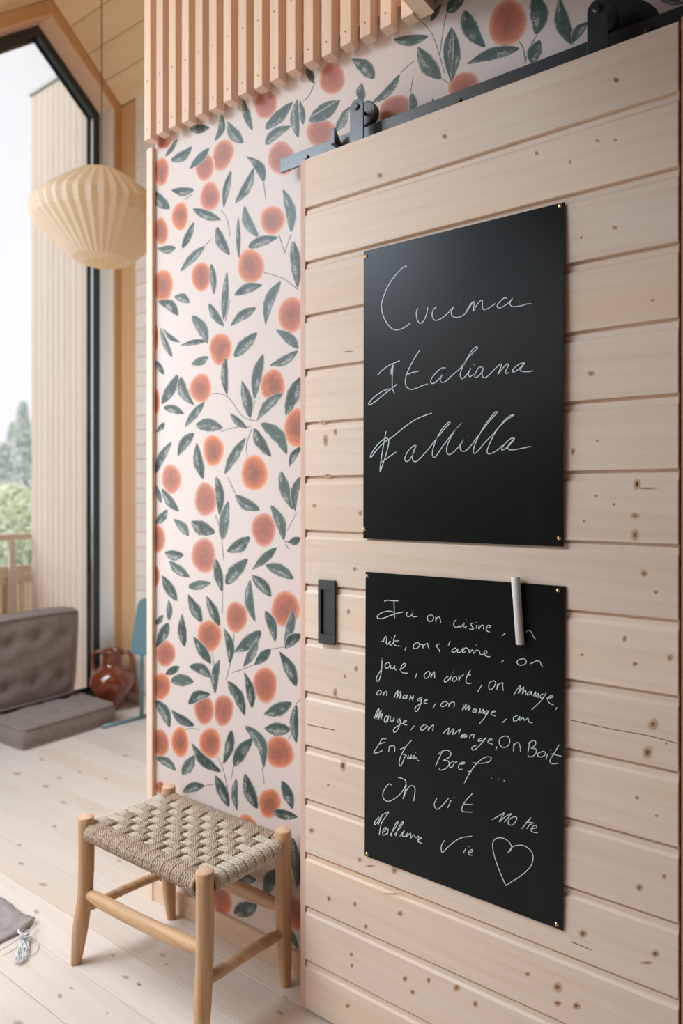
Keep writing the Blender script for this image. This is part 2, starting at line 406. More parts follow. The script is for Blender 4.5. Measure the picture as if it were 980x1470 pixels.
# end wall with the tall peaked window
def P3(x, y, z): return Vector((x, y, z))
we = base('wall_end', (0, 0, 0), kind='structure')
m = MB()
m.prism([P3(-3.84, *q) for q in [(2.652,0),(2.70,0),(2.70,3.776),(2.222,4.183),(2.222,4.104),(2.652,3.751)]], (.14, 0, 0)); m.build('lining_panel', M['amber_z'], we)
m = MB()
m.prism([P3(-3.84, *q) for q in [(2.222,4.183),(1.1,3.228),(-2.0,3.228),(-2.0,3.062),(1.0,3.062),(2.222,4.104)]], (.14, 0, 0)); m.build('lining_panel', M['amber_z'], we)
m = MB(); m.box((-3.84, -2.0, 0), (-3.70, -1.6, 3.06)); m.build('lining_panel', M['amber_z'], we)
wn = base('window_1', (0, 0, 0), kind='structure')
inn = [(2.64, 0.0), (2.64, 3.745), (2.222, 4.09), (1.0, 3.05), (-1.6, 3.05), (-1.6, 0.0)]
out = [(2.651, 0.0), (2.651, 3.750), (2.222, 4.103), (.996, 3.061), (-1.611, 3.061), (-1.611, 0.0)]
for i in range(5):
    a, b, c, d = inn[i], inn[i+1], out[i+1], out[i]
    m = MB(); m.prism([P3(-3.84, *a), P3(-3.84, *b), P3(-3.84, *c), P3(-3.84, *d)], (.139, 0, 0)); m.build('jamb', M['jamb_wood' if i in (0, 4) else 'jamb_warm'], wn)
fo = [(2.64, 0.0), (2.64, 3.745), (2.222, 4.09), (1.0, 3.05), (-1.6, 3.05), (-1.6, 0.0)]
fi = [(2.592, .05), (2.592, 3.722), (2.222, 4.028), (1.02, 3.0), (-1.552, 3.0), (-1.552, .05)]
n = len(fo)
for i in range(n):
    j = (i+1) % n
    m = MB(); m.prism([P3(-3.89, *fo[i]), P3(-3.89, *fo[j]), P3(-3.89, *fi[j]), P3(-3.89, *fi[i])], (.05, 0, 0)); m.build('frame', M['frame_black'], wn)
    # glazing bead, a thin step inside the frame
fj = [(2.574, .068), (2.574, 3.708), (2.222, 4.000), (1.03, 2.98), (-1.534, 2.98), (-1.534, .068)]
for i in range(n):
    j = (i+1) % n
    m = MB(); m.prism([P3(-3.889, *fi[i]), P3(-3.889, *fi[j]), P3(-3.889, *fj[j]), P3(-3.889, *fj[i])], (.006, 0, 0)); m.build('glazing_bead', M['strip_dark'], wn)
m = MB(); m.box((-3.876, 2.589, .055), (-3.8405, 2.5918, 3.715)); m.build('added_inner_strip', M['bead'], wn)  # metal strip added to give the frame side its sky reflection
m = MB(); m.prism([P3(-3.876, *q) for q in [(2.5918, 3.7195), (2.2222, 4.0265), (2.2222, 4.0225), (2.5918, 3.7155)]], (.0355, 0, 0)); m.build('added_inner_strip', M['strip_dark'], wn)  # sloped added strip, dull blue-grey in place of a reflection
m = MB(); m.box((-3.888, .98, .05), (-3.842, 1.03, 3.0)); m.build('mullion', M['frame_black'], wn)
m = MB(); m.prism([P3(-3.882, *q) for q in fi], (.004, 0, 0)); m.build('pane', M['glass'], wn)

# ceiling: two lined slopes and a flat part over the room
ce = base('ceiling', (0, 0, 0), kind='structure')
def slope_boards(y0, z0, y1, z1, nb, x0, x1):
    A = Vector((0, y0, z0)); B = Vector((0, y1, z1)); nrm = Vector((0, -(z1-z0), (y1-y0))).normalized()
    if nrm.z < 0: nrm = -nrm
    for k in range(nb):
        a = A+(B-A)*((k+.008)/nb); b = A+(B-A)*((k+.992)/nb)
        m = MB(); m.prism([Vector((x0, a.y, a.z)), Vector((x0, b.y, b.z)), Vector((x0, b.y, b.z))+nrm*.02, Vector((x0, a.y, a.z))+nrm*.02], (x1-x0, 0, 0))
        m.build('lining_board', M['ceiling_wood'], ce, bevel=.002, seg=1)
slope_boards(2.70, 3.78, 2.222, 4.187, 4, -3.70, 1.8)
slope_boards(2.222, 4.187, 1.1, 3.233, 9, -3.70, 1.8)
for a, b in [((-3.70,-2.0,3.235),(-3.35,1.1,3.33)), ((-2.05,-2.0,3.235),(1.8,1.1,3.33)), ((-3.35,-2.0,3.235),(-2.05,-1.75,3.33)), ((-3.35,.75,3.235),(-2.05,1.1,3.33))]:
    m = MB(); m.box(a, b); m.build('ceiling_slab', M['ceiling_wood'], ce)
wn3 = base('added_roof_window', (0, 0, 0), kind='structure')  # roof window added out of view to let light in from above
m = MB(); m.box((-3.35, -1.75, 3.30), (-2.05, .75, 3.304)); m.build('pane', M['glass'], wn3)
m = MB(); m.prism([P3(-3.84, *q) for q in [(2.80, 3.72), (2.222, 4.21), (1.08, 3.26), (1.08, 3.35), (2.222, 4.30), (2.80, 3.81)]], (5.64, 0, 0)); m.build('roof_deck', M['plaster'], ce)

# walls behind the camera (never in view): left wall with an added window, back wall
wl = base('wall_left', (0, 0, 0), kind='structure')
for a, b in [((-3.7,-2.1,0),(-3.5,-2.0,3.235)), ((-2.0,-2.1,0),(1.8,-2.0,3.235)), ((-3.5,-2.1,0),(-2.0,-2.0,1.6)), ((-3.5,-2.1,2.8),(-2.0,-2.0,3.235))]:
    m = MB(); m.box(a, b); m.build('panel', M['plaster'], wl)
wn2 = base('added_left_window', (0, 0, 0), kind='structure')  # unseen window, added to let daylight in from the left
m = MB(); m.box((-3.5, -2.06, 1.6), (-2.0, -2.056, 2.8)); m.build('pane', M['glass'], wn2)
for a, b in [((-3.5,-2.07,1.6),(-3.45,-2.02,2.8)), ((-2.05,-2.07,1.6),(-2.0,-2.02,2.8)), ((-3.45,-2.07,1.6),(-2.05,-2.02,1.65)), ((-3.45,-2.07,2.75),(-2.05,-2.02,2.8))]:
    m = MB(); m.box(a, b); m.build('frame', M['frame_black'], wn2)
m = MB(); m.box((1.8, -2.1, 0), (1.9, 2.8, 4.2)); o = m.build('wall_back', M['plaster']); tag(o, kind='structure')

# ================================================================== WALLPAPER PRINT
class Print:
    """flat printed motifs: vertices with uv + tone, all parallel to the wall"""
    def __init__(s, Y): s.Y = Y; s.v = []; s.f = []; s.uv = []; s.tn = []; s.mi = []; s.k = 0
    def grid(s, rows, uvs, tone, mi, wrap=False):
        n0 = len(s.v); nr = len(rows); nc = len(rows[0]); s.k += 1
        for r, ur in zip(rows, uvs):
            for p, q in zip(r, ur): s.v.append(p); s.uv.append(q); s.tn.append(tone)
        for i in range(nr-1):
            for j in range(nc if wrap else nc-1):
                jj = (j+1) % nc
                s.f.append((n0+i*nc+j, n0+i*nc+jj, n0+(i+1)*nc+jj, n0+(i+1)*nc+j)); s.mi.append(mi)
    def build(s, name, mats, parent):
        me = bpy.data.meshes.new(name); me.from_pydata(s.v, [], s.f)
        ul = me.uv_layers.new(name='UVMap')
        li = [0]*len(me.loops); me.loops.foreach_get('vertex_index', li)
        ul.data.foreach_set('uv', [c for i in li for c in s.uv[i]])
        at = me.attributes.new('tone', 'FLOAT', 'POINT'); at.data.foreach_set('value', s.tn)
        me.polygons.foreach_set('material_index', s.mi)
        return finish(name, me, mats, parent)
rp = random.Random(11)
def leaf_px(x0, y0, x1, y1, w, bend=None):
    """leaf outline rows in pixels"""
    L = math.hypot(x1-x0, y1-y0) or 1; tx, ty = (x1-x0)/L, (y1-y0)/L; nx, ny = -ty, tx
    bend = rp.uniform(-.10, .10) if bend is None else bend
    rows = []; uvs = []; N = 14; C = 6; sk = rp.uniform(.42, .58)
    for i in range(N+1):
        t = i/N; tt = t**(math.log(.5)/math.log(sk)); hw = w*.5*(math.sin(PI*tt)**.85 if 0 < t < 1 else 0)+.15
        cx = x0+tx*L*t+nx*bend*L*math.sin(PI*t); cy = y0+ty*L*t+ny*bend*L*math.sin(PI*t)
        rows.append([(cx+nx*hw*(2*c/C-1), cy+ny*hw*(2*c/C-1)) for c in range(C+1)]); uvs.append([(t, 2*c/C-1) for c in range(C+1)])
    return rows, uvs
def disc_px(x, y, rx, ry, rot=0.0, wob=.06):
    rows = []; uvs = []; n = 28; ph = [rp.uniform(0, 6.28) for _ in range(3)]
    for r in (0.001, .35, .65, .85, 1.0):
        row = []
        for k in range(n):
            a = 2*PI*k/n; q = r*(1+wob*math.sin(2*a+ph[0])*.5+wob*.5*math.sin(3*a+ph[1])) if r > .5 else r
            ax, ay = rx*q*math.cos(a), ry*q*math.sin(a)
            row.append((x+ax*math.cos(rot)-ay*math.sin(rot), y+ax*math.sin(rot)+ay*math.cos(rot)))
        rows.append(row); uvs.append([(r, k/n) for k in range(n)])
    return rows, uvs
def smooth(pts, sub=6):
    if len(pts) < 3: return pts
    P = [pts[0]]+list(pts)+[pts[-1]]; o = []
    for i in range(1, len(P)-2):
        a, b, c, d = P[i-1], P[i], P[i+1], P[i+2]
        for k in range(sub):
            t = k/sub
            o.append(tuple(.5*((2*b[j])+(c[j]-a[j])*t+(2*a[j]-5*b[j]+4*c[j]-d[j])*t*t+(3*b[j]-a[j]-3*c[j]+d[j])*t**3) for j in (0, 1)))
    o.append(tuple(pts[-1])); return o
def line_px(pts, w):
    P = smooth(pts); rows = []; uvs = []
    for i, p in enumerate(P):
        a = P[max(0, i-1)]; b = P[min(len(P)-1, i+1)]; L = math.hypot(b[0]-a[0], b[1]-a[1]) or 1
        nx, ny = -(b[1]-a[1])/L, (b[0]-a[0])/L; rows.append([(p[0]-nx*w/2, p[1]-ny*w/2), (p[0]+nx*w/2, p[1]+ny*w/2)]); uvs.append([(i/len(P), -1), (i/len(P), 1)])
    return rows, uvs
pr = Print(YW)
REG = {'A': (200, 180, 3.769), 'B': (200, 500, 3.769), 'C': (200, 820, 3.769), 'Z2': (200, 0, 3.267), 'Z3': (430, 0, 4.083), 'Z1': (640, 0, 2.882)}
def put_print(reg, item, mi, tn, rep=True):
    ox, oy, s = REG[reg]; rows, uvs = item
    rows = [[(ox+x/s, oy+y/s) for x, y in r] for r in rows]
    wr_ = [[WY(x, y, YW) for x, y in r] for r in rows]
    zs = [p.z for r in wr_ for p in r]; zc = sum(zs)/len(zs)
    lay = {3: .00004, 2: .00005, 1: .00008, 0: .00014}[mi]+.000005*(pr.k % 9)
    def lo(dz):
        pr.grid([[(p.x, YW-lay, p.z+dz) for p in r] for r in wr_], uvs, tn, mi, wrap=(mi in (1, 3)))
    lo(0)
    if rep and .03 < zc-1.622 < .335: lo(-1.622)
LEAVES = {
'Z2': [(235,608,332,598,48),(385,530,352,665,36,-.12),(412,565,488,675,60),(485,460,530,615,40),(588,608,722,475,60),(588,680,715,590,52),(742,460,745,650,48),(790,570,945,465,55),(915,620,980,520,45),(120,735,178,650,25),(146,755,248,685,50),(232,795,330,692,42)],
'A': [(170,350,298,348,55),(82,350,165,455,68,.1),(455,450,498,240,42),(515,425,620,225,55),(575,165,675,310,60,-.15),(285,450,445,512,55),(230,668,297,518,42),(92,665,200,660,50),(218,795,358,648,48),(420,545,490,705,62,.08),(535,490,538,725,28),(568,430,650,610,60,.12),(585,660,755,605,60,-.05),(775,340,820,585,62,-.08),(830,620,855,885,66,-.02),(388,745,403,920,38),(475,780,455,1060,42),(185,925,275,960,55,-.1),(98,950,212,1032,62,-.15),(375,960,460,1090,48,.05),(510,920,668,862,60),(682,1088,768,838,62,-.1),(490,1088,635,985,58),(285,1025,368,1185,66,-.08),(218,1192,368,1165,34),(112,1088,180,1258,38),(125,1095,222,1175,28,.1),(510,1255,640,1118,72),(735,1105,862,1212,62,-.08)],
'B': [(700,95,860,10,55,.08),(278,90,375,45,50),(468,45,475,260,42,.05),(622,280,672,25,62),(88,65,135,145,35),(118,305,210,138,62),(222,150,300,310,60,.14),(128,318,245,355,50,-.05),(88,455,138,400,34),(243,430,355,285,46),(205,590,298,455,60,-.08),(88,680,178,502,48),(310,505,345,712,58),(302,415,455,432,78,-.05),(490,350,585,435,42),(553,170,600,382,62),(633,398,780,240,60),(655,400,800,580,78,-.12),(620,430,715,590,62,.06),(458,685,578,480,56),(790,370,872,150,76),(810,645,875,530,45),(763,660,835,880,64,.04),(845,890,872,690,50,-.1),(515,790,655,875,68,.08),(415,690,432,908,52,-.06),(450,1040,482,820,60),(710,845,782,1045,60,-.08),(278,935,412,1000,84),(182,920,268,1018,54),(88,950,152,870,50),(120,755,215,885,52,.05),(88,735,118,840,30),(135,1105,242,1118,62),(160,1150,275,1240,56),(470,1102,600,1018,76),(608,1200,745,1075,54),(680,1170,838,1250,72,-.05),(800,1050,872,1025,48)],
'C': [(465,75,590,-70,78),(412,-70,450,118,52),(120,20,205,165,60),(262,85,390,62,56),(262,120,338,280,64),(362,130,435,300,56),(600,40,628,278,54),(605,20,715,140,68),(158,150,160,270,38),(88,290,130,235,34),(88,415,158,275,62),(232,225,245,412,54),(680,210,735,385,56),(832,205,785,405,54),(785,420,878,340,68),(510,440,662,320,86,.05),(560,520,640,375,52),(455,305,488,505,50),(618,510,712,420,58),(290,350,390,505,56),(270,510,392,580,64,-.12),(433,475,412,662,48),(755,430,850,628,68,-.05),(565,540,610,745,54),(475,590,570,785,64),(168,590,298,600,74),(138,560,218,515,48),(262,720,388,665,64,-.15),(88,695,165,850,62,-.08),(168,745,300,838,54),(670,775,828,710,78),(672,850,822,858,80),(850,715,850,935,52),(570,832,672,1070,68,-.16),(512,1060,618,900,76),(498,855,452,1048,54,-.06),(280,925,445,1088,62),(232,1105,300,992,64),(90,1005,200,1082,52),(232,1195,355,1160,60,-.08),(408,1100,485,1280,62),(570,1090,640,1290,72,.05),(525,1120,530,1300,40),(770,1130,830,1290,62),(720,1300,860,1330,60)],
'Z3': [(545,235,760,210,72,.06),(300,340,440,465,92),(365,480,368,600,60),(415,610,590,430,56),(50,705,240,590,62),(0,585,20,735,40),(235,735,300,620,42),(690,270,830,470,112,.05),(890,490,893,150,62),(655,540,655,680,56),(765,130,830,20,36),(860,75,970,-30,84),(35,400,80,490,50),(780,570,790,640,14)],
'Z1': [(75,40,165,200,76,.10),(20,350,25,110,42),(80,268,310,200,56,-.05),(368,-30,372,148,84),(470,-20,525,190,74,.08),(350,262,390,165,62),(885,0,985,15,34),(520,180,590,90,44)],
}
FRUITS = {
'A': [(120,250,40,78,.2),(452,160,55,88,.6,.25),(353,225,50,78,.7,.1),(382,385,55,78,.35,.1),(220,492,44,78,.0,.1),(118,572,38,75,.4),(128,868,55,88,.25),(335,818,53,80,.4,.1),(603,762,70,98,.2),(720,512,66,80,.35),(820,1025,70,98,.45),(440,1210,62,85,.2),(770,180,76,92,.95),(88,1150,16,70,.3),(130,80,42,48,.8)],
'B': [(332,215,58,80,.25),(722,202,68,88,.15,.1),(88,290,22,75,.3),(400,553,57,85,.0,.05),(848,430,64,105,.1),(173,708,52,82,.75),(358,818,62,90,.95),(622,675,70,98,.0,.05),(672,982,64,93,.9),(348,1122,64,98,.95),(98,1032,44,75,.7),(92,1232,16,60,.7)],
'C': [(525,248,60,82,.75),(378,350,64,90,.55),(790,205,80,95,.7),(142,445,52,75,.9),(122,622,45,75,.3),(680,615,64,100,.7),(455,752,55,85,.85),(350,750,55,82,.8),(115,930,45,75,.75),(220,925,48,80,.0),(383,930,57,85,.3),(758,980,75,92,.5,-.3),(705,1255,62,78,.3),(112,1170,28,34,.6)],
'Z2': [(850,620,72,62,.9,-.5),(592,490,55,66,1.0)],
'Z3': [(190,460,78,92,1.0),(560,640,78,100,1.0,.9),(960,510,80,100,.9,.7)],
'Z1': [(255,95,78,98,.75,.4)],
}
STEMS = {
'A': [[(440,455),(475,510),(490,600)],[(390,615),(355,650)],[(670,300),(684,400)],[(755,590),(785,690)],[(820,590),(785,690)],[(670,795),(780,830),(860,890)],[(290,370),(245,400)],[(490,940),(465,1060)]],
'B': [[(380,250),(430,245),(490,275),(560,370),(640,395)],[(610,430),(580,520),(585,600)],[(412,905),(440,1000),(456,1150)],[(480,700),(520,790)],[(440,450),(520,428),(600,425)],[(850,890),(800,985)],[(780,1045),(835,1052)],[(600,385),(625,280)],[(790,1060),(808,1085)]],
'C': [[(510,325),(508,420),(470,590)],[(395,440),(408,560),(405,660)],[(500,548),(560,530),(620,505)],[(712,422),(780,410)],[(245,860),(280,850),(320,858)],[(420,1000),(455,1080),(490,1240)],[(665,1060),(675,1150)],[(355,1160),(405,1152)],[(450,115),(448,230)],[(850,715),(875,690)],[(828,865),(805,915)],[(510,1050),(495,1130)]],
'Z3': [[(20,590),(55,560),(90,480)],[(720,130),(770,190),(800,260),(830,360),(850,430)],[(860,80),(840,180),(820,330)],[(670,355),(620,400),(590,430)],[(665,450),(650,540)],[(830,460),(895,500)]],
'Z1': [[(290,160),(318,195),(328,262)],[(375,145),(345,200),(325,262)]],
}
for r, L in STEMS.items():
    for p in L: put_print(r, line_px(p, 5.0 if r in 'ABC' else 6.0), 2, 0)
for r, L in FRUITS.items():
    for q in L: put_print(r, disc_px(q[0], q[1], q[2]*1.06, q[3]*1.06, *(q[5:6] or (0,))), 1, q[4])
put_print('Z1', disc_px(735, 75, 142, 92, -.1), 3, 0)
for r, L in LEAVES.items():
    for q in L: put_print(r, leaf_px(*q[:4], q[4]*1.09, *q[5:6]), 0, rp.choice([0, .1, .3, .55]) if r in 'ABC' else .35)
o = pr.build('printed_pattern', [M['leaf'], M['fruit'], M['stem'], M['dark_print']], wr); o['kind'] = 'stuff'

# ================================================================== SLIDING DOOR
XL0 = WY(430.8, 800, YD).x; XL = WY(437.6, 800, YD).x; XRd = WY(973.5, 800, YD).x
dr = base('door_1', (0, 0, 0), kind='structure')
ZG = [2.019-.1351*k for k in range(15)]
tops = [2.144]+[z+.003 for z in ZG]; bots = [z+.003 for z in ZG]+[.0075]
kn = Print(YD)
KN = [(914,695,5,8,1),(929,701,15,1.3,.9),(911,740.5,6,4,.2),(911,768,6,8,.4),(924,823,5,5,.3),(941,850,3,2.5,.4),(937,1040,7,8,.35),(929,1080,7,9,.5),(956,1067,2,2,.5),(914,1145,3,3,.2),(942,1171,2.5,2,.4),(896,917,3,5,.5),(961,944,4,5,.2),(911,953,4,3,.3),(835,940,3,2,.5),(917,1274,5,5,.4),(953,1258,3,4,.3),(836,1340,6,6,.5),(940,1369,6,5,.5),(928,1382,9,2,.6),(827,1444,6,5,.5),(800,1417,7,7,.4),(757,1398,4,3,.4),(884,115,4,4,.9),(883,201,3,2,.5),(882,327,4,3,.3),(834,341,2,2,.5),(936,431,2.5,2,.8),(848,536,5,4,.3),(822,648,3,5,.4),(857,633,2,2,.5),(855,712,2,2,.7),(838,748,2,2,.8),(881,724,2,2,.9),(545,252,3.5,4,.4),(638,196,4,4,.7),(770,220,2.5,3,.5),(818,233,2,3,.4),(857,202,3,2,.4),(451,726,3,3,.5),(517,737,3,4,.6),(470,683,5,3,.5),(467,632,4,8,.1),(463,606,4,3,.3),(481,620,3,5,.2),(500,878,2.5,4,.5),(509,817,3,3,.4),(481,995,3,8,.3),(511,960,3,4,.3),(495,971,2,3,.5),(492,1099,4,8,.7),(471,1127,2,2,.4),(447,1192,4,4,.4),(516,1234,3,4,.3),(531,1243,7,1.2,.7),(566,1249,5,5,.3),(472,1290,3,4,.6),(509,1298,3,4,.4),(574,1311,4,4,.3),(525,1330,2.5,4,.6),(564,1283,16,1.0,.7),(504,1370,2.5,3,.6),(505,1386,2.5,3,.5),(581,1405,3.5,4,.6),(592,1424,3.5,4,.7),(615,1407,3,4,.5),(499,1444,3,3,.6),(655,1418,5,5,.3),(682,1441,4,5,.4),(800,1440,6,4,.4),(500,505,8,1.2,.1)]
for k in range(16):
    zt, zb = tops[k], bots[k]
    prof = [(0, zb), (0, zt-.0215), (.0045, zt-.0165), (.0048, zt-.0065), (.0095, zt-.006), (.0095, zt), (.030, zt), (.030, zb)] if k else [(0, zb), (0, zt), (.030, zt), (.030, zb)]
    me = MB(); me.prism([Vector((XL+.0005, YD+a, z)) for a, z in prof], (XRd-XL-.0005, 0, 0))
    o = me.build('board', M['door_wood'], dr)
    bv = o.modifiers.new('bevel', 'BEVEL'); bv.width = .0008; bv.segments = 1; bv.angle_limit = .5
m = MB(); m.box((XL0, YD+.0008, .0075), (XL, YD+.032, 2.144)); m.build('edge_lipping', M['door_edge'], dr, bevel=.001)
m = MB(); m.box((XL0, YD+.0325, .0075), (XRd, YD+.042, 2.14)); m.build('back_frame', M['door_edge'], dr)
for x, y, a, b, t in KN:
    rows, uvs = disc_px(x, y, a*1.3, b*1.3, 0, .10)
    kn.grid([[(p.x, YD-.00035, p.z) for p in [WY(q[0], q[1], YD) for q in r]] for r in rows], uvs, t, 0, wrap=True)
cr = [[(820,1034),(880,1047),(930,1056),(971,1067)],[(560,975),(600,985),(640,992)],[(441,1040),(465,1045),(480,1048)],[(820,1352),(850,1364)]]
for c in cr:
    rows, uvs = line_px(c, 1.1); kn.grid([[(p.x, YD-.0004, p.z) for p in [WY(q[0], q[1], YD) for q in r]] for r in rows], [[(.15, 0), (.15, 0)] for _ in rows], .8, 0)
kn.build('knots', [M['knot']], dr)['kind'] = 'stuff'
fk = Print(0); rk = random.Random(8)
for px, py, a, t in ((162,1372,6,.6),(180,1403,9,.5),(199,1413,7,.9),(102,1419,6,.6),(86,1430,8,.5),(154,1455,4,.8),(62,1270,10,.3),(28,1213,7,.5),(91,1152,10,.1),(66,1129,9,.1),(85,1117,8,.1),(114,1108,7,.1),(152,1118,8,.1),(24,1111,11,.1),(78,1186,8,.2),(171,1236,8,.3),(52,1309,9,.3),(410,1432,6,.9),(402,1454,9,.4),(200,1414,5,.8),(239,1385,5,.7),(305,1340,7,.4),(228,1330,6,.4),(330,1395,6,.5),(140,1190,7,.2),(30,1240,8,.2),(60,1090,9,.1),(180,1085,9,.1),(130,1290,7,.3)):
    c = WZ(px, py, 0); rows = []; uvs = []; sx = a*.0011*max(1, abs(c.x)/1.7); ro = rk.uniform(-.3, .3)
    for r in (.001, .5, 1.0):
        rows.append([(c.x+r*sx*1.7*math.cos(q), c.y+r*sx*.8*math.sin(q)+ro*r*sx*math.cos(q), .00065) for q in [2*PI*k/18 for k in range(18)]]); uvs.append([(r, k/18) for k in range(18)])
    fk.grid(rows, uvs, t, 0, wrap=True)
fk.build('knots', [M['floor_knot']], fl)['kind'] = 'stuff'
# recessed pull handle
h = tag(empty('handle', (0, 0, 0)), 'black recessed pull plate'); h.parent = dr
A = WY(457.6, 878, YD-.004); B = WY(481.0, 878, YD-.004); z1 = WY(469, 832.5, YD-.004).z; z0 = WY(469, 924.5, YD-.004).z
a0 = A.x; b0 = B.x; bw = (b0-a0)*.15; hz = (z1-z0)*.15
m = MB()
for p, q in [((a0, z0), (b0, z0+hz)), ((a0, z1-hz), (b0, z1)), ((a0, z0+hz), (a0+bw, z1-hz)), ((b0-bw, z0+hz), (b0, z1-hz))]:
    m.box((p[0], YD-.0075, p[1]), (q[0], YD-.0002, q[1]))
m.box((a0+bw, YD-.0012, z0+hz), (b0-bw, YD-.0002, z1-hz)); m.build('pull_plate', M['track'], h, bevel=.0008)
cx = (a0+b0)/2
for z in (z0+hz*.5, z1-hz*.5):
    m = MB(); m.lathe((cx, YD-.0077, z), [(.0001, .0006), (.0032, 0), (.0032, -.001)], 14, ax=Matrix.Rotation(PI/2, 3, 'X')); m.build('screw', M['track'], h)

# hangers with wheels
RXm = Matrix.Rotation(PI/2, 3, 'X')
def hanger(X):
    h = empty('hanger', (0, 0, 0)); h.parent = dr
    m = MB(); w = .0193; zt = 2.228
    loop = [Vector((X-w, YD+.006, 2.1445)), Vector((X+w, YD+.006, 2.1445))]+[Vector((X+w*math.cos(a), YD+.006, zt+w*math.sin(a))) for a in [PI*i/14 for i in range(15)]]
    m.prism(loop, (0, .005, 0)); m.build('strap', M['track'], h, bevel=.0007)
    m = MB(); m.lathe((X, YD+.052, 2.2295), [(.004,-.010),(.027,-.010),(.0295,-.0085),(.0295,-.006),(.0285,-.004),(.0285,.004),(.0295,.006),(.0295,.0085),(.027,.010),(.004,.010)], 36, ax=RXm); m.build('wheel', M['track'], h)
    m = MB(); m.lathe((X, YD+.0055, zt), [(.0001,.0045),(.0055,.0045),(.0075,.003),(.0075,0),(.004,-.0002)], 20, ax=RXm); m.build('bolt', M['track'], h)
    m = MB(); m.lathe((X, YD+.043, zt), [(.004, .032), (.004, -.004)], 12, ax=RXm); m.build('axle', M['track'], h)
hanger(-.932); hanger(-.372)

# wall track
tr = base('sliding_door_track', (WY(402, 240, 1.385).x, 1.388, 2.18), 'black metal sliding door rail fixed across the papered wall above the door', 'door rail')
TX = tr.location.x
m = MB(); m.box((TX, 1.385, 2.1635), (.45, 1.391, 2.2005)); m.build('rail', M['track'], tr, bevel=.0006)
for px in (441, 659, 930):
    x = WY(px, 200, 1.385).x
    m = MB(); m.lathe((x, 1.385, 2.177), [(.0001,.006),(.0045,.006),(.006,.0045),(.006,.0001)], 16, ax=RXm); m.build('bolt', M['track'], tr)
    m = MB(); m.lathe((x, 1.4075, 2.177), [(.009,.0163),(.009,-.0163)], 16, ax=RXm); m.build('spacer', M['track'], tr)
for px, z in ((406, 2.183), (413.5, 2.183), (468, 2.178), (623, 2.178), (541, 2.178)):
    m = MB(); m.lathe((WY(px, 200, 1.385).x, 1.3848, z), [(.0001, .0003), (.0022, .0001)], 10, ax=RXm); m.build('screw_hole', M['frame_black'], tr)
xs = WY(474.5, 200, 1.352).x
m = MB(); m.prism([Vector((xs, 1.352, 2.167)), Vector((xs, 1.352, 2.206)), Vector((xs, 1.358, 2.206)), Vector((xs, 1.3845, 2.176)), Vector((xs, 1.3845, 2.167))], (.011, 0, 0)); m.build('end_stop', M['track'], tr, bevel=.0006)

# slatted screen above the paper
sl = base('slatted_screen', (-1.77, 1.39, 2.415), 'row of upright square wooden slats hanging above the fruit wallpaper', 'slatted screen')
first = None
for k in range(17):
    if first is None:
        m = MB(); m.box((-1.7715, 1.3775, 2.4165), (-1.7405, 1.4095, 3.232)); first = m.build('slat', M['slat_wood'], sl, bevel=.0012, seg=2)
        fs = []
        for z in (2.449, 2.60, 2.86):
            m = MB(); m.lathe((-1.756, 1.3773, z), [(.0001,.0006),(.0024,.0004),(.0026,-.0002)], 10, ax=RXm); q = m.build('screw', M['screw'], sl); q.parent = first; fs.append(q)
    else:
        c = first.copy(); dx = .05895*k; c.location = Vector(first.location)+Vector((dx, 0, rf.uniform(-.002, .002))); link(c, sl)
        for q in fs: d = q.copy(); link(d, c)
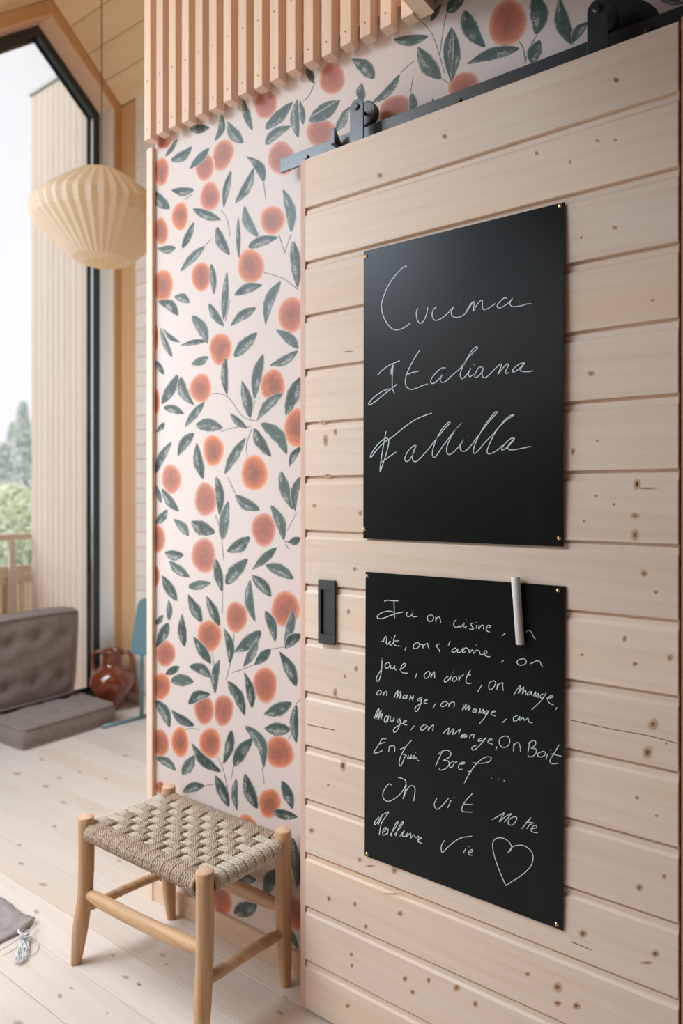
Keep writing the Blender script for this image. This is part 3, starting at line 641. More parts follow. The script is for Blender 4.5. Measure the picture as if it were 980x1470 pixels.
# ================================================================== CHALKBOARDS
TXT1 = (  # (origin x, origin y, scale, strokes)
(520,370,6.125,[[(392,80),(375,76),(330,110),(270,180),(215,270),(178,370),(168,430),(180,500),(210,565),(250,615),(295,635),(345,625),(390,600),(425,572)],
 [(490,445),(475,475),(478,530),(495,568),(512,577),(535,560),(560,510),(572,460),(573,435)],
 [(653,433),(625,455),(613,500),(625,540),(655,550),(700,530),(760,480),(800,433),(785,470),(785,505),(820,525),(870,515),(910,485),(945,430),(972,390)],[(850,368),(853,372)]]),
(640,370,6.125,[[(170,490),(185,460),(215,410),(240,385),(248,400),(240,470),(262,430),(300,380),(320,378),(320,410),(325,450),(350,455),(395,430),(437,403)],
 [(540,358),(515,355),(475,385),(452,420),(455,438),(480,440),(520,420),(560,390),(587,358),(565,395),(570,420),(600,432),(660,425),(710,410),(753,407)]]),
(520,480,6.125,[[(135,357),(170,320),(230,275),(290,248),(330,230)],[(272,265),(266,330),(262,400),(264,470)],[(270,270),(255,310),(252,352)],
 [(305,437),(260,475),(200,520),(140,570),(85,610),(58,618),(60,600),(110,545),(180,500),(240,480),(265,485),(280,517)],
 [(508,137),(470,190),(425,270),(390,350),(378,410),(385,455),(420,483),(470,475),(530,450),(575,435)],[(395,355),(440,335),(495,323)],
 [(735,297),(700,295),(650,335),(610,385),(600,420),(620,432),(650,415),(700,360),(735,300),(705,355),(685,395),(695,420),(730,415),(790,360),(860,300),(900,262)]]),
(640,480,6.125,[[(130,285),(165,250),(200,200),(255,145),(278,118),(262,110),(230,140),(180,220),(145,290),(125,350),(135,388),(160,380),(200,330),(218,297),(198,345),(210,372),(245,350)],[(248,266),(252,270)],
 [(320,290),(290,290),(260,340),(255,375),(275,375),(310,340),(330,290),(318,345),(330,380),(365,370),(420,315),(470,270),(492,265),(475,310),(458,352),(490,310),(535,262),(550,270),(530,320),(528,345),(560,335)],
 [(690,250),(655,260),(610,290),(585,325),(605,330),(650,300),(700,248),(670,290),(655,315),(680,328),(730,330),(770,322)]]),
(520,580,6.125,[[(208,240),(195,310),(180,400),(165,490),(155,590),(170,560),(190,500),(215,420),(232,340),(225,305),(195,305),(140,350),(90,420),(70,462),(85,460),(130,400),(190,340),(270,285),(380,195),(490,125),(610,80)],
 [(155,518),(200,490),(250,455),(297,422)],
 [(470,362),(440,375),(395,425),(373,480),(385,505),(410,495),(445,440),(475,360),(445,430),(440,480),(455,505),(490,495),(560,420),(620,345),(680,270),(740,200),(772,165),(755,162),(715,200),(665,280),(625,380),(615,440),(625,468),(650,455),(700,380),(760,300),(810,235),(875,165),(830,210),(780,290),(745,370),(742,420),(760,445),(800,425),(850,370),(890,310),(865,360),(860,395),(880,415),(910,410),(950,370),(980,335)],[(924,274),(928,278)]]),
(640,580,6.125,[[(245,330),(300,260),(360,180),(420,110),(452,75),(435,70),(400,110),(340,190),(285,290),(250,370),(240,420),(250,435),(280,415),(340,340),(410,270),(480,190),(550,130),(600,97),(580,98),(530,130),(470,200),(420,275),(380,360),(362,410),(372,438),(410,430),(460,400),(500,360)],
 [(605,300),(570,305),(525,345),(492,390),(500,405),(540,380),(590,330),(605,300),(570,340),(545,375),(555,400),(600,402),(680,388),(750,372)]]),
)
TXT2 = (
(530,850,7,[[(150,95),(180,82),(240,88),(292,88)],[(248,95),(250,170),(255,262)],[(250,205),(200,190),(130,205),(85,235),(85,262),(130,265),(200,240),(270,215),(340,200)],
 [(385,200),(372,225),(385,245),(415,240),(435,210),(428,235),(450,248),(485,243)],[(438,181),(443,183)],
 [(620,228),(590,240),(585,275),(605,295),(635,285),(645,255),(630,232),(610,230)],[(668,245),(668,300),(675,265),(700,250),(712,270),(718,310)],
 [(875,278),(852,300),(848,335),(870,355),(900,340),(903,310),(905,345),(925,345),(950,310),(947,350),(972,350)],
 [(120,490),(140,500),(150,465),(165,445),(175,470),(170,510),(185,525),(210,490),(205,525),(225,530),(240,505)],[(223,458),(228,461)],
 [(262,430),(245,480),(250,525),(280,540),(312,542)],[(255,490),(300,488)],[(370,550),(358,583)],
 [(480,505),(450,525),(443,560),(470,568),(500,545),(500,515),(480,505),(510,525),(540,532),(535,565),(555,530),(585,515),(590,545),(603,572)],
 [(705,520),(680,530),(675,545),(700,575),(708,603)],[(812,492),(793,540)],
 [(870,560),(835,575),(832,600),(860,600),(890,570),(885,600),(910,605),(935,575),(935,605),(970,600)]]),
(660,870,6.323,[[(25,185),(40,150),(35,185),(50,197),(62,180)],[(55,120),(58,123)],[(125,155),(100,160),(110,185),(125,205),(100,212),(85,205)],[(150,172),(152,205)],[(148,147),(152,149)],
 [(175,170),(172,210),(195,175),(215,180),(215,215)],[(235,200),(265,195),(278,180),(255,175),(240,200),(245,225),(272,235)],[(415,243),(382,272)],[(600,235),(625,222),(650,235),(665,270),(690,303)],
 [(10,405),(30,380),(28,408),(50,378),(80,395),(85,425),(115,395),(125,430),(150,400),(178,412),(185,438),(215,438),(245,425),(240,405),(220,415),(225,445),(250,458),(275,460)],[(148,354),(152,356)],[(397,493),(375,510)],
 [(570,475),(530,490),(520,515),(545,535),(585,530),(605,505),(590,480),(560,478)],[(640,520),(660,515),(700,495),(730,505),(740,530),(755,552)]]),
(530,940,7,[[(127,52),(125,130),(115,200),(95,260),(75,262),(72,230),(100,180),(125,140)],[(125,32),(129,35)],[(195,75),(165,90),(158,120),(175,135),(200,120),(205,90),(190,75)],[(215,105),(215,135),(235,140),(255,110),(255,140),(275,155)],
 [(300,150),(340,130),(365,100),(350,85),(325,110),(315,150),(335,180),(385,183)],[(480,183),(460,235)],[(590,165),(555,195),(555,230),(580,235),(605,205),(610,175),(590,165)],[(625,190),(618,230),(635,190),(655,170),(655,200),(658,235)],
 [(795,215),(765,235),(752,265),(770,272),(800,245),(835,190),(860,143),(825,210),(808,265)],[(865,215),(840,235),(838,260),(860,265),(880,240),(870,215)],[(900,205),(900,260),(915,225),(950,195)],
 [(105,355),(80,375),(80,400),(105,398),(122,375),(108,355)],[(140,380),(140,408),(155,375),(175,370),(175,412)],
 [(250,430),(270,380),(290,360),(275,435),(300,385),(318,370),(305,440),(325,400)],[(365,400),(340,420),(340,440),(365,430),(380,400),(375,445)],[(405,455),(415,410),(425,440),(445,405),(435,460)],
 [(525,425),(490,445),(490,465),(520,450),(530,420),(515,500),(480,565),(460,560),(470,520),(530,485)],[(555,470),(585,450),(565,450),(550,480),(585,490)],[(665,490),(640,535)],
 [(760,465),(720,495),(730,520),(765,510),(785,480),(760,465),(800,492)],[(800,495),(798,520),(820,480),(855,480),(850,528)],
 [(50,640),(75,570),(98,545),(65,640),(105,575),(120,560),(85,650),(130,590),(115,655)],[(175,610),(150,650),(165,680),(195,610),(180,680)],[(215,620),(210,660),(235,665),(250,630),(245,670)],
 [(310,640),(280,660),(285,680),(315,655),(300,720),(270,770),(245,775),(250,740),(310,700),(330,690)],[(345,685),(375,665),(350,665),(340,695),(380,705)],[(455,712),(415,755)],
 [(555,700),(520,725),(520,755),(550,750),(575,715),(555,700),(595,725)],[(598,730),(590,760),(615,725),(645,705),(635,765)]]),
(660,950,6.323,[[(95,75),(65,130),(55,175),(70,197),(105,193)],[(65,120),(100,118)],[(200,208),(163,270)],[(305,170),(270,190),(262,235),(280,252),(310,225),(325,185),(305,170)],[(345,195),(335,250),(355,205),(390,190),(388,220),(395,262)],
 [(490,300),(520,250),(550,215),(545,250),(530,285),(560,250),(582,228),(568,290),(590,255),(600,262),(598,295)],[(640,265),(615,285),(615,300),(640,290),(652,265),(650,300)],[(668,310),(690,270),(688,315),(715,283),(710,325)],
 [(760,290),(735,300),(735,325),(760,320),(785,280),(750,340),(700,390),(655,433)],[(790,325),(830,325),(850,310),(825,305),(800,335),(815,370),(855,390)],[(885,408),(875,430)],
 [(22,440),(35,385),(30,430),(60,380),(50,435),(85,395),(75,440),(100,415)],[(140,420),(115,445),(125,460),(150,430),(145,465)],[(170,470),(185,425),(185,465),(215,430),(210,470)],[(250,440),(225,455),(235,475),(265,440),(230,500),(175,565)],[(285,460),(325,450),(300,445),(285,475),(325,492)],[(422,518),(387,553)],
 [(525,485),(490,505),(490,535),(520,530),(545,495),(545,530),(575,505),(590,530),(620,510),(630,545),(662,552)]]),
(530,1030,7,[[(740,160),(800,105),(790,170),(850,110),(840,170),(915,115),(895,165)],[(960,162),(925,180),(920,198),(950,195),(972,168),(970,195)],
 [(170,215),(122,212)],[(130,210),(90,280),(50,340),(50,355),(80,355),(135,330)],[(95,268),(160,248)],[(195,347),(200,300),(205,290),(240,282),(255,300),(255,345)],
 [(425,228),(370,290),(320,380),(300,450),(312,488),(335,450),(355,400),(372,380),(340,372)],[(310,320),(350,300),(375,290)],[(395,380),(385,410),(405,405),(425,375),(415,410),(440,395),(450,380),(450,415),(475,400),(485,430),(508,437)],[(463,349),(468,352)],
 [(735,340),(700,410),(665,490)],[(690,370),(740,335),(790,330),(820,360),(800,400),(745,430),(790,435),(800,470),(770,510),(720,528),(700,515)],[(850,435),(810,465),(808,495),(835,495),(855,455),(885,445)],[(900,470),(950,465),(955,450),(920,455),(895,490),(905,520),(935,520)]]),
(660,1030,6.323,[[(30,150),(10,190),(50,150),(45,185),(75,160)],[(85,190),(100,160),(130,155),(118,195)],[(205,185),(170,200),(170,215),(210,205),(240,180),(200,230),(150,280),(118,295),(110,270),(150,250)],[(255,212),(295,200),(270,195),(255,225),(300,243)],[(337,262),(325,297)],
 [(400,168),(365,190),(358,235),(385,268),(425,265),(452,230),(450,190),(425,168),(395,170)],[(490,235),(487,305),(495,250),(525,225),(545,250),(553,307)],[(635,225),(620,315)],[(620,235),(660,210),(690,215),(685,250),(650,275),(690,280),(695,315),(670,345),(635,355),(620,340)],
 [(740,310),(710,325),(715,350),(750,352),(780,330),(770,305),(740,308)],[(805,325),(790,350),(788,378)],[(820,290),(832,290)],[(905,242),(860,320),(825,375),(825,405),(855,415),(900,408)],[(830,325),(880,335),(930,347)],
 [(40,595),(90,500),(150,420),(210,370),(260,355),(285,370),(265,400),(200,415),(115,410)],[(70,488),(105,492)],[(284,549),(288,551)],[(352,557),(356,558)],[(398,570),(408,574)]]),
(530,1110,3.379,[[(108,58),(95,52),(75,75),(65,105),(75,130),(100,135),(140,110),(165,80),(178,50),(170,30),(140,20)],[(180,55),(172,90),(163,125),(185,75),(205,60),(222,75),(215,135)],[(328,120),(315,150),(328,175),(355,155),(385,120)],[(397,130),(380,168)],[(410,116),(412,118)],
 [(500,98),(470,130),(450,165),(455,185),(500,188)],[(460,150),(500,152)],[(595,225),(630,205),(655,192),(630,235),(660,210),(690,195),(655,236)],[(700,210),(678,225),(675,245),(695,250),(712,230),(715,213),(700,210)],
 [(785,212),(755,250),(740,268)],[(762,233),(800,240)],[(765,268),(778,248),(790,245)],[(785,268),(812,262),(806,250),(787,265),(790,282),(818,287)],
 [(48,212),(30,230),(25,250),(38,240),(62,204),(42,252)],[(60,204),(95,187),(60,240),(48,300)],[(62,290),(80,275),(80,262),(67,275),(68,300),(87,290)],[(92,268),(88,298)],[(100,300),(125,265),(140,240),(133,237),(118,265),(105,305)],[(120,300),(145,270),(165,240),(158,238),(140,270),(128,305)],
 [(148,305),(170,278),(160,302),(175,305),(187,285),(180,308),(200,290),(200,315),(215,298),(225,312),(240,303)],[(237,325),(252,315),(242,310),(235,330),(257,340)],
 [(365,325),(350,350),(350,378),(360,380),(390,350),(440,315),(498,305)],[(468,365),(455,388)],[(481,355),(484,357)],[(480,387),(500,380),(498,370),(482,380),(485,395),(500,397)],
 [(663,545),(630,470),(605,395),(598,345),(612,318),(645,313),(675,330),(690,355),(685,375),(670,383)],[(676,382),(690,360),(712,350),(750,350),(785,375),(795,410),(780,455),(730,500),(690,525),(663,545)]]),
)
YB = YD-.0035
def chalkboard(label, cor, text, tacks, wpx, bulge):
    q = [WY(x, y, YB) for x, y in cor]      # TL TR BR BL
    r = base('chalkboard', (sum(p.x for p in q)/4, YB, min(p.z for p in q)), label, 'chalkboard', 'chalkboards pinned to the sliding door')
    x0, x1 = q[0].x, q[1].x
    def by(p):                              # the sheet lifts a little off the boards towards its right edge
        s = (p.x-x0)/(x1-x0); t = (p.z-q[2].z)/(q[1].z-q[2].z); t = min(max(t, 0), 1); s = min(max(s, 0), 1)
        return YB-bulge*max(0, (s-.55)/.45)**2*math.sin(PI*t)**.7
    m = MB(); N = 20; vs = []
    for i in range(N+1):
        for j in range(N+1):
            s, t = j/N, i/N; p = (q[0]*(1-s)+q[1]*s)*(1-t)+(q[3]*(1-s)+q[2]*s)*t
            vs.append(Vector((p.x, by(p), p.z)))
    nv = len(vs); vs += [v+Vector((0, .0008, 0)) for v in vs]
    fs = []
    for i in range(N):
        for j in range(N):
            a = i*(N+1)+j; fs.append((a, a+1, a+N+2, a+N+1)); fs.append((nv+a, nv+a+N+1, nv+a+N+2, nv+a+1))
    rim = [j for j in range(N)]+[i*(N+1)+N for i in range(N)]+[N*(N+1)+N-j for j in range(N)]+[(N-i)*(N+1) for i in range(N)]
    for a, b in zip(rim, rim[1:]+rim[:1]): fs.append((a, nv+a, nv+b, b))
    m.add(vs, fs); m.build('sheet', M['board'], r, smooth=True, angle=40)
    pt = Print(YB)
    for ox, oy, s, strokes in text:
        for st in strokes:
            P = [(ox+x/s, oy+y/s) for x, y in st]
            if len(P) == 2 and math.hypot(P[0][0]-P[1][0], P[0][1]-P[1][1]) < 1.2:
                cxp, cyp = (P[0][0]+P[1][0])/2, (P[0][1]+P[1][1])/2; P = [(cxp-wpx*.5, cyp), (cxp+wpx*.5, cyp)]
            rows, uvs = line_px(P, wpx)
            pt.grid([[(p.x, by(p)-.0004, p.z) for p in [WY(c[0], c[1], YB) for c in row]] for row in rows], uvs, 0, 0)
    pt.build('chalk_writing', [M['chalk']], r)['kind'] = 'stuff'
    for x, y in tacks:
        p = WY(x, y, YB); m = MB(); yb = by(p)
        m.lathe((p.x, yb, p.z), [(.0001,.0042),(.0018,.0038),(.0036,.0022),(.0046,.0004),(.0046,.0001)], 18, ax=RXm); m.build('tack', M['brass'], r, smooth=True)
    return r
chalkboard('upper black chalkboard reading Cucina Italiana in large white script, pinned to the door',
           [(521.9,360.8),(810.6,289.8),(808.8,785.0),(521.2,773.2)], TXT1, [(525.5,368),(804,295.5),(802.5,772.5),(523.5,759.5)], 1.2, .007)
chalkboard('lower black chalkboard covered in many lines of small white handwriting and a heart',
           [(524.7,820.8),(811.4,841.7),(808.3,1336.5),(523,1228)], TXT2, [(527.5,827),(801,847.5),(799,1326.5),(527,1225.5)], 1.05, .004)
# chalk marker clinging to the lower board
mk = base('chalk_marker', WY(743, 925, YB-.012), 'white capped marker pen held upright at the top of the lower chalkboard', 'marker pen')
a = WY(739.8, 828.5, YB-.0105); b = WY(746.4, 925, YB-.0105); d = (b-a).normalized(); L = (b-a).length
axm = (-d).to_track_quat('Z', 'Y').to_matrix()
m = MB(); m.lathe(b, [(.0001, 0), (.0078, 0), (.0085, .001), (.0085, L*.70)], 24, ax=axm); m.build('barrel', M['white_plastic'], mk, smooth=True, angle=40)
m = MB(); m.lathe(b, [(.0085, L*.702), (.0092, L*.704), (.0092, L-.002), (.008, L), (.0001, L)], 24, ax=axm); m.build('cap', M['white_plastic'], mk, smooth=True, angle=40)

# ================================================================== STOOL
st = base('woven_stool', (-1.44, 1.245, 0), 'low wooden stool with a woven rope seat standing by the fruit wallpaper', 'stool')
LG = {'L': ((-1.680, 1.110), (-1.712, 1.100)), 'F': ((-1.210, 1.115), (-1.215, 1.108)), 'R': ((-1.190, 1.374), (-1.184, 1.3765)), 'B': ((-1.650, 1.3735), (-1.657, 1.388))}
rs = random.Random(5)
def leg(k, r0):
    (tx, ty), (bx, by_) = LG[k]; pts = []; rr = []
    for i in range(15):
        t = i/14; z = .412*(1-t)+.0*t
        wob = .006*math.sin(2.2*PI*t)*(1 if k in 'LB' else .3)
        x = tx+(bx-tx)*max(0, (t-.55)/.45)+wob*.6; y = ty+(by_-ty)*max(0, (t-.55)/.45)
        r = r0*(1.0-.03*math.sin(3*t))*(1 if t < .78 else 1-.34*((t-.78)/.22))
        pts.append((x, y, z)); rr.append(r*(1+rs.uniform(-.015, .015)))
    pts[0] = (*pts[0][:2], .4120); pts.insert(1, (pts[0][0], pts[0][1], .4095)); rr.insert(1, rr[0]); rr[0] = rr[0]*.90
    m = MB(); m.tube(pts, rr, 20); o = m.build('leg', [M['stool_wood'], M['end_grain']], st, smooth=True, angle=50)
    for p in o.data.polygons:
        if p.normal.z > .95 and p.center.z > .405: p.material_index = 1
for k, r in (('L', .0215), ('F', .0218), ('R', .0215), ('B', .0205)): leg(k, r)
def rail(a, b, z0, z1, r, name='stretcher', bow=0.0, mat='stool_wood_x', flat=1.0):
    a = Vector((*a, z0)); b = Vector((*b, z1)); pts = []; rr = []
    for i in range(13):
        t = i/12; p = a.lerp(b, t); p.z += bow*math.sin(PI*t); pts.append(p)
        e = min(t, 1-t); rr.append(r*(.62+.38*min(1, e/.16)**.7))
    m = MB(); m.tube(pts, rr, 14, flat=flat); return m.build(name, M[mat], st, smooth=True, angle=50)
top = {k: v[0] for k, v in LG.items()}
rail(top['L'], top['F'], .200, .222, .0165, bow=-.006, flat=1.15); rail(top['B'], top['R'], .190, .205, .0165, flat=1.15)
rail(top['L'], top['B'], .155, .150, .013, bow=.006); rail(top['F'], top['R'], .148, .140, .0145, bow=.004)
ZS = .372
for a, b in (('L', 'F'), ('B', 'R'), ('L', 'B'), ('F', 'R')): rail(top[a], top[b], ZS, ZS, .0125, 'seat_rail')
# woven seat: real ropes. bands run both ways and pass over and under each other, wrapped round the rails
def rope_mesh(paths, name, tone_v):
    V = []; Fc = []; UV = []; n = 8; r = .0052
    for P in paths:
        P = [Vector(p) for p in P]
        # resample
        D = [0]
        for a, b in zip(P, P[1:]): D.append(D[-1]+(b-a).length)
        Lt = D[-1]; step = .0045; cnt = max(4, int(Lt/step)); Q = []; j = 0
        for i in range(cnt+1):
            s = Lt*i/cnt
            while j < len(D)-2 and D[j+1] < s: j += 1
            t = (s-D[j])/max(1e-9, D[j+1]-D[j]); Q.append(P[j].lerp(P[j+1], t))
        for _ in range(2): Q = [Q[0]]+[(Q[i-1]+Q[i]*2+Q[i+1])/4 for i in range(1, len(Q)-1)]+[Q[-1]]
        ph = rs.uniform(0, 6.28); n0 = len(V); up = Vector((.3, .5, .81)); s = 0
        for i, q in enumerate(Q):
            t = (Q[min(i+1, len(Q)-1)]-Q[max(i-1, 0)]).normalized(); a = (up-t*up.dot(t)).normalized(); b = t.cross(a); up = a
            s += step
            for k in range(n):
                th = 2*PI*k/n; rr = r*(1+.24*math.cos(2*(th-s*420+ph)))
                V.append(tuple(q+(a*math.cos(th)+b*math.sin(th))*rr)); UV.append((k/n*2, s))
        m_ = len(Q)
        for i in range(m_-1):
            for k in range(n): Fc.append((n0+i*n+k, n0+i*n+(k+1) % n, n0+(i+1)*n+(k+1) % n, n0+(i+1)*n+k))
    me = bpy.data.meshes.new(name); me.from_pydata(V, [], Fc)
    ul = me.uv_layers.new(name='UVMap'); li = [0]*len(me.loops); me.loops.foreach_get('vertex_index', li); ul.data.foreach_set('uv', [c for i in li for c in UV[i]])
    at = me.attributes.new('tone', 'FLOAT', 'POINT'); at.data.foreach_set('value', [tone_v]*len(V))
    return finish(name, me, M['rope'], st, smooth=True)
NA, NB = 12, 7      # bands across (along Y), bands lengthwise (along X)
def edge(a, b, t): return Vector((*top[a], 0)).lerp(Vector((*top[b], 0)), t)
def sag(t, u): return -.007*math.sin(PI*t)*math.sin(PI*u)
ta = [(.062+.876*(i+.5)/NA) for i in range(NA)]; ub = [(.10+.80*(j+.5)/NB) for j in range(NB)]
RRr = .0125+.0055
def over(i, j): return (i+j) % 2 == 0   # crosswise band on top
for i in range(NA):
    paths = []
    for s in range(4):
        t = ta[i]+(s-1.5)*.876/NA*.228
        p0 = edge('L', 'F', t); p1 = edge('B', 'R', t); dy = (p1-p0).normalized(); P = []
        zt = ZS+RRr-.002
        for a in range(0, 7): 
            th = -PI*.62+a/6*(PI*1.12); P.append(p0+dy*(-math.cos(th)*RRr*1.0 if False else -math.cos(th)*RRr)+Vector((0, 0, ZS+math.sin(th)*RRr)))
        L = (p1-p0).length
        for j in range(-1, NB+1):
            if j < 0 or j >= NB: u = .075 if j < 0 else .925; h = .003
            else: u = ub[j]; h = .0070 if over(i, j) else -.0062
            P.append(p0+dy*(L*u)+Vector((0, 0, zt+h+sag(t, u)+rs.uniform(-.0007, .0007))))
        for a in range(6, -1, -1):
            th = -PI*.62+a/6*(PI*1.12); P.append(p1+dy*(math.cos(th)*RRr)+Vector((0, 0, ZS+math.sin(th)*RRr)))
        paths.append(P)
    rope_mesh(paths, 'woven_band', .05)
for j in range(NB):
    paths = []
    for s in range(3):
        u = ub[j]+(s-1)*.80/NB*.26
        p0 = edge('L', 'B', u); p1 = edge('F', 'R', u); dx = (p1-p0).normalized(); P = []; zt = ZS+RRr-.002
        for a in range(0, 7):
            th = -PI*.62+a/6*(PI*1.12); P.append(p0+dx*(-math.cos(th)*RRr)+Vector((0, 0, ZS+math.sin(th)*RRr)))
        L = (p1-p0).length
        P.append(p0+dx*(L*.045)+Vector((0, 0, zt)))
        for i in range(NA):
            h = -.0062 if over(i, j) else .0018
            P.append(p0+dx*(L*ta[i])+Vector((0, 0, zt+h+sag(ta[i], u)+rs.uniform(-.0006, .0006))))
        P.append(p0+dx*(L*.955)+Vector((0, 0, zt)))
        for a in range(6, -1, -1):
            th = -PI*.62+a/6*(PI*1.12); P.append(p1+dx*(math.cos(th)*RRr)+Vector((0, 0, ZS+math.sin(th)*RRr)))
        paths.append(P)
    rope_mesh(paths, 'woven_band', .8)
# wrapping that fills the four rails near the legs
for e, t0, t1, T in (('LF', .048, .062, None), ('LF', .938, .952, None), ('BR', .048, .062, None), ('BR', .938, .952, None), ('LB', .085, .10, None), ('LB', .90, .915, None), ('FR', .085, .10, None), ('FR', .90, .915, None)):
    a = edge(e[0], e[1], t0); b = edge(e[0], e[1], t1); d = (b-a).normalized(); q = Vector((-d.y, d.x, 0)); P = []
    for k in range(40):
        th = k/39*PI*4; P.append(a.lerp(b, k/39)+q*math.cos(th)*RRr+Vector((0, 0, ZS+math.sin(th)*RRr)))
    rope_mesh([P], 'rail_wrapping', .2)

# ================================================================== LAMP
lc = WD(146, 300, 2.8); lx, ly = lc.x, lc.y
la = base('pendant_lamp', (lx, ly, 2.235), 'cream pleated paper pendant lamp hanging in front of the tall window', 'lamp')
prof = [(.080,2.612),(.095,2.608),(.150,2.570),(.215,2.515),(.262,2.470),(.273,2.450),(.272,2.428),(.260,2.400),(.222,2.362),(.178,2.322),(.142,2.287),(.112,2.262),(.07,2.246)]
m = MB(); NP = 38; vs = []; nn = NP*2
for r, z in prof:
    for k in range(nn):
        a = 2*PI*k/nn; q = r*(1+(.013 if k % 2 else -.013))
        vs.append(Vector((lx+q*math.cos(a), ly+q*math.sin(a), z)))
fs = [(i*nn+k, i*nn+(k+1) % nn, (i+1)*nn+(k+1) % nn, (i+1)*nn+k) for i in range(len(prof)-1) for k in range(nn)]
m.add(vs, fs); m.build('pleated_shade', M['shade'], la)
m = MB(); m.lathe((lx, ly, 0), [(.0025, 2.57), (.0025, 3.726)], 8); m.build('cord', M['cord'], la)
m = MB(); m.lathe((lx, ly, 0), [(.0001, 2.59), (.012, 2.59), (.018, 2.56), (.018, 2.50), (.0001, 2.50)], 16); m.lathe((lx, ly, 0), [(.0001, 2.499), (.03, 2.47), (.035, 2.44), (.025, 2.41), (.0001, 2.40)], 20); m.build('bulb_holder', M['white_plastic'], la, smooth=True)
m = MB()
for k in range(3):
    a = 2*PI*k/3; m.tube([(lx, ly, 2.585), (lx+.082*math.cos(a), ly+.082*math.sin(a), 2.609)], .0015, 6)
m.build('spider', M['white_plastic'], la)

# ================================================================== FLOOR CUSHIONS
def cushion(name, label, c, size, tilt, rest):
    """tufted box cushion; c = centre of its base, size (x, y, thickness), tilt about Y"""
    r = base(name, rest, label, 'cushion')
    sx, sy, sz = size; n = 26; nz = 6; V = {}; bm = bmesh.new()
    rc = random.Random(hash(name) % 99 if False else len(label))
    tufts = [(a, b) for a in (-.5, .5) for b in (-.62, 0, .62)] if sx > .3 else [(a, b) for a in (-.62, 0, .62) for b in (-.5, .5)]
    def f(x, y, z):
        # x, y, z in -1..1
        e = (1-abs(x)**6)*(1-abs(y)**6)
        bul = .035*(1-z*z)*(1 if True else 0)
        px = x*sx/2*(1-.03*abs(y)**4)+(bul*.25 if abs(x) > .999 else 0)*(1 if x > 0 else -1); py = y*sy/2*(1-.03*abs(x)**4)+(bul*.25 if abs(y) > .999 else 0)*(1 if y > 0 else -1)
        h = .012*e
        for a, b in tufts: h -= .032*math.exp(-((x-a)**2*(sx/.3)**2+(y-b)**2*(sy/.3)**2)/.045)
        h += .003*math.sin(13*x+4*y)*e+.003*math.sin(9*y-5*x)*e
        pz = z*sz/2+(h if z > 0 else -h*.3)*abs(z)
        return Vector((px, py, pz))
    def gv(key):
        if key not in V: V[key] = bm.verts.new(f(key[0]/n*2-1, key[1]/n*2-1, key[2]/nz*2-1))
        return V[key]
    for i in range(n):
        for j in range(n):
            for k in (0, nz): bm.faces.new([gv((i, j, k)), gv((i+1, j, k)), gv((i+1, j+1, k)), gv((i, j+1, k))])
    for k in range(nz):
        for i in range(n):
            for q in (0, n):
                bm.faces.new([gv((i, q, k)), gv((i+1, q, k)), gv((i+1, q, k+1)), gv((i, q, k+1))])
                bm.faces.new([gv((q, i, k)), gv((q, i+1, k)), gv((q, i+1, k+1)), gv((q, i, k+1))])
    bmesh.ops.recalc_face_normals(bm, faces=bm.faces)
    T = Matrix.Translation(Vector(c))@Matrix.Rotation(tilt, 4, 'Y')@Matrix.Translation((0, 0, sz/2))
    bm.transform(T); me = bpy.data.meshes.new('body'); bm.to_mesh(me); bm.free()
    finish('cover', me, M['cushion'], r, smooth=True)
    for zz in (-1, 1):
        m = MB(); P = []
        for k in range(120):
            t = k/119*4; s = int(t) % 4; u = (t-int(t))*2-1
            x, y = [(u, -1), (1, u), (-u, 1), (-1, -u)][s] if t < 4 else (-1, -1)
            v = f(x*.995, y*.995, zz*.93); P.append(T@(v+Vector((0, 0, zz*.003+.0015*math.sin(k*1.7)))))
        m.tube(P, .0085, 8); m.build('piping', M['cushion'], r, smooth=True)
    m = MB()
    for a, b in tufts:
        m = MB(); v = T@(f(a, b, 1.0)+Vector((0, 0, .001))); m.lathe(v, [(.0001, .003), (.006, .002), (.008, -.001)], 10, ax=T.to_3x3())
        m.build('tuft_button', M['cushion'], r, smooth=True)
cushion('seat_cushion', 'flat brown tufted cushion lying on the floor by the window', (-3.572, 2.120, .004), (.475, .545, .098), 0, (-3.572, 2.120, 0))
cushion('back_cushion', 'upright brown tufted cushion leaning against the tall window', (-3.742, 2.085, .385), (.50, .515, .10), PI/2+.10, (-3.742, 2.085, .12))

# ================================================================== JAR
jp = WZ(161, 1019, 0)
ja = base('terracotta_jar', (jp.x, jp.y, 0), 'glossy red brown two-handled jar on the floor by the window', 'jar')
m = MB()
m.lathe((jp.x, jp.y, 0), [(.0001,.002),(.036,0),(.040,.006),(.044,.02),(.062,.05),(.092,.09),(.118,.130),(.129,.165),(.126,.20),(.108,.235),(.080,.26),(.062,.274),(.056,.29),(.055,.32),(.058,.345),(.064,.357),(.064,.363),(.060,.364),(.053,.352),(.050,.32),(.050,.28),(.0001,.27)], 48)
m.build('body', M['jar'], ja, smooth=True)
cr_ = Vector((.8089, .588, 0))
for s in (-1, 1):
    P = [Vector((jp.x, jp.y, 0))+cr_*s*a+Vector((0, 0, z)) for a, z in smooth([(.054,.340),(.075,.352),(.100,.347),(.117,.322),(.119,.290),(.112,.258),(.100,.236)], 5)]
    m = MB(); m.tube(P, .0095, 10, flat=1.25); m.build('handle', M['jar'], ja, smooth=True)

